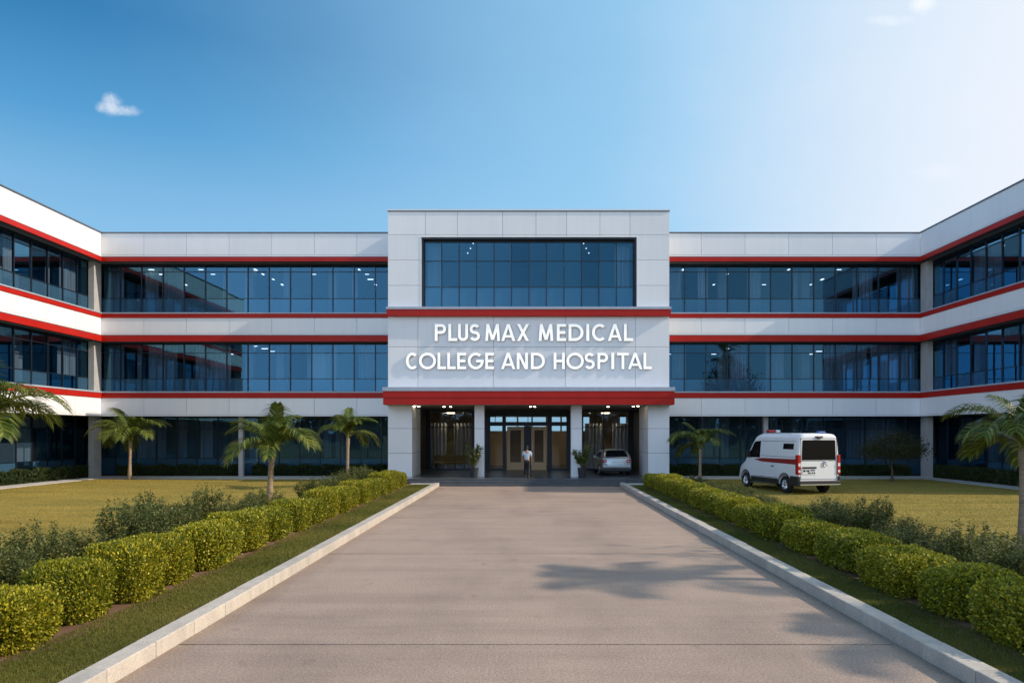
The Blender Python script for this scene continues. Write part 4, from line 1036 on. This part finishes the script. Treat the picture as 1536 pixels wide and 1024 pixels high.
skin_mesh('body', V, E, R, M['skin'], PE, 0, 2)
V, E, R = [], [], []
a = node((0, 0, .93), (.165, .125)); b = node((0, .01, 1.15), (.155, .115), a); c = node((0, 0, 1.34), (.175, .125), b); d = node((0, 0, 1.46), .075, c)
for s in (-1, 1): q = node((s * .185, 0, 1.39), .075, c); node((s * .228, -.03 * s, 1.18), .062, q)
skin_mesh('shirt', V, E, R, M['shirt'], PE)
V, E, R = [], [], []
a = node((0, 0, 1.0), (.155, .118)); b = node((0, 0, .90), (.16, .12), a)
for s, fy, ky in ((-1, .20, .12), (1, -.22, -.02)):
    q = node((s * .09, 0, .82), .105, b); k = node((s * .095, ky, .48), .078, q); node((s * .09, fy - .03, .10), .062, k)
skin_mesh('trousers', V, E, R, M['trousers'], PE)
V, E, R = [], [], []
a = node((0, -.035, 1.60), (.075, .06)); b = node((0, -.01, 1.69), (.088, .095), a); c = node((0, .01, 1.75), .06, b); node((0, -.06, 1.52), (.06, .035), a)
skin_mesh('hair', V, E, R, M['hair'], PE)
for s, fy in ((-1, .20), (1, -.22)):
    V, E, R = [], [], []
    a = node((s * .09, fy - .06, .045), (.045, .045)); b = node((s * .095, fy + .05, .042), (.045, .04), a); node((s * .10, fy + .17, .034), (.04, .03), b)
    skin_mesh('shoe', V, E, R, M['black_plastic'], PE)

# ------------------------------------------------------------------ sky, sun, camera
w = bpy.data.worlds.new('World'); scn.world = w; w.use_nodes = True
t = NT(w); bg = t.n['Background']
sky = t.add('ShaderNodeTexSky'); sky.sky_type = 'NISHITA'; sky.sun_disc = False
sky.sun_elevation = SUN_EL; sky.sun_rotation = RAD(90) + SUN_AZ
sky.air_density = 1.0; sky.dust_density = .6; sky.ozone_density = 1.6; sky.altitude = 0
SKY_STR = .115
bg.inputs['Strength'].default_value = SKY_STR
tc = t.add('ShaderNodeTexCoord'); sx = t.add('ShaderNodeSeparateXYZ'); t.link(tc.outputs['Generated'], sx.inputs[0])
X, Y, Z = sx.outputs
# thin bright veil of cirrus towards the sun side (+X)
def smooth(v, a, b):
    mr = t.add('ShaderNodeMapRange'); mr.interpolation_type = 'SMOOTHSTEP'; mr.inputs['From Min'].default_value = a; mr.inputs['From Max'].default_value = b
    t.link(v, mr.inputs['Value']); return mr.outputs[0]
wisp = t.noise(t.coords((1.0, 1.0, 2.2), 'Generated'), 2.4, 6, .6)
wx = t.math('ADD', X, t.math('MULTIPLY', t.math('SUBTRACT', wisp, .5), .14))
grad = t.ramp(Z, [(0, (.36, .64, .86)), (.20, (.26, .54, .80)), (.29, (.185, .445, .72)), (.36, (.078, .325, .62)), (.46, (.018, .185, .43)), (1.0, (.025, .12, .34))])
grad = t.mix(1.0, grad, (8.2, 8.2, 8.2), 'MULTIPLY')
col = t.mix(.90, sky.outputs[0], grad)
back = t.math('MULTIPLY', smooth(t.math('MULTIPLY', Y, -1.0), .05, .8), smooth(Z, 1.0, .2))
col = t.mix(t.math('MULTIPLY', back, .9), col, (11.0, 13.8, 18.2))  # sky behind the camera brightened as added fill light on the facade
front = smooth(Y, -.6, .1)
col = t.mix(t.math('MULTIPLY', smooth(wx, -.56, .28), .96), col, (2.55, 4.75, 6.8))
col = t.mix(t.math('MULTIPLY', smooth(wx, .08, .60), .97), col, (6.6, 6.9, 7.5))
# two small puffs of cloud
U_ = t.math('DIVIDE', X, t.math('MAXIMUM', Y, .05)); V_ = t.math('DIVIDE', Z, t.math('MAXIMUM', Y, .05))
def puff(u0, v0, su, sv, amp, sc):
    du = t.math('DIVIDE', t.math('SUBTRACT', U_, u0), su); dv = t.math('DIVIDE', t.math('SUBTRACT', V_, v0), sv)
    r2 = t.math('ADD', t.math('MULTIPLY', du, du), t.math('MULTIPLY', dv, dv))
    n = t.noise(t.coords((1, 1, 1), 'Generated'), sc, 6, .62)
    f = t.math('SUBTRACT', t.math('ADD', t.math('SUBTRACT', 1.0, r2), t.math('MULTIPLY', t.math('SUBTRACT', n, .5), 2.6)), .15)
    return t.math('MULTIPLY', smooth(f, 0, 1.35), amp)
for a in ((-.590, .464, .027, .021, .88, 30), (-.566, .456, .030, .011, .75, 34), (.567, .608, .028, .022, .9, 30), (.515, .584, .045, .012, .55, 26), (.585, .37, .05, .014, .2, 22)):
    col = t.mix(puff(*a), col, (7.3, 7.5, 7.9))
t.link(col, bg.inputs['Color'])

sd = bpy.data.lights.new('sun', 'SUN'); sd.energy = 4.1; sd.angle = RAD(.55); sd.color = (1.0, .85, .68)
so = bpy.data.objects.new('sun', sd); link(so)
ray = Vector((-math.cos(SUN_AZ), math.sin(SUN_AZ), -SUN_SLOPE))
so.rotation_euler = ray.to_track_quat('-Z', 'Y').to_euler(); so.location = (40, -10, 40)

cd = bpy.data.cameras.new('camera'); cd.sensor_width = 36; cd.sensor_fit = 'HORIZONTAL'; cd.lens = 36 * 1060 / 1536
cd.shift_x = -22 / 1536; cd.shift_y = 138 / 1536; cd.clip_end = 6000; cd.clip_start = .05
co = bpy.data.objects.new('camera', cd); link(co); co.location = (0, 0, 2.7); co.rotation_euler = (PI / 2, 0, 0); scn.camera = co
scn.view_settings.view_transform = 'Standard'; scn.view_settings.look = 'None'; scn.view_settings.gamma = 1; scn.view_settings.exposure = .22
scn.render.engine = 'CYCLES'
scn.cycles.use_denoising = True
try: scn.cycles.denoiser = 'OPENIMAGEDENOISE'
except Exception: pass
scn.cycles.max_bounces = 8; scn.cycles.transparent_max_bounces = 12; scn.cycles.glossy_bounces = 4; scn.cycles.diffuse_bounces = 3
scn.cycles.sample_clamp_indirect = 8
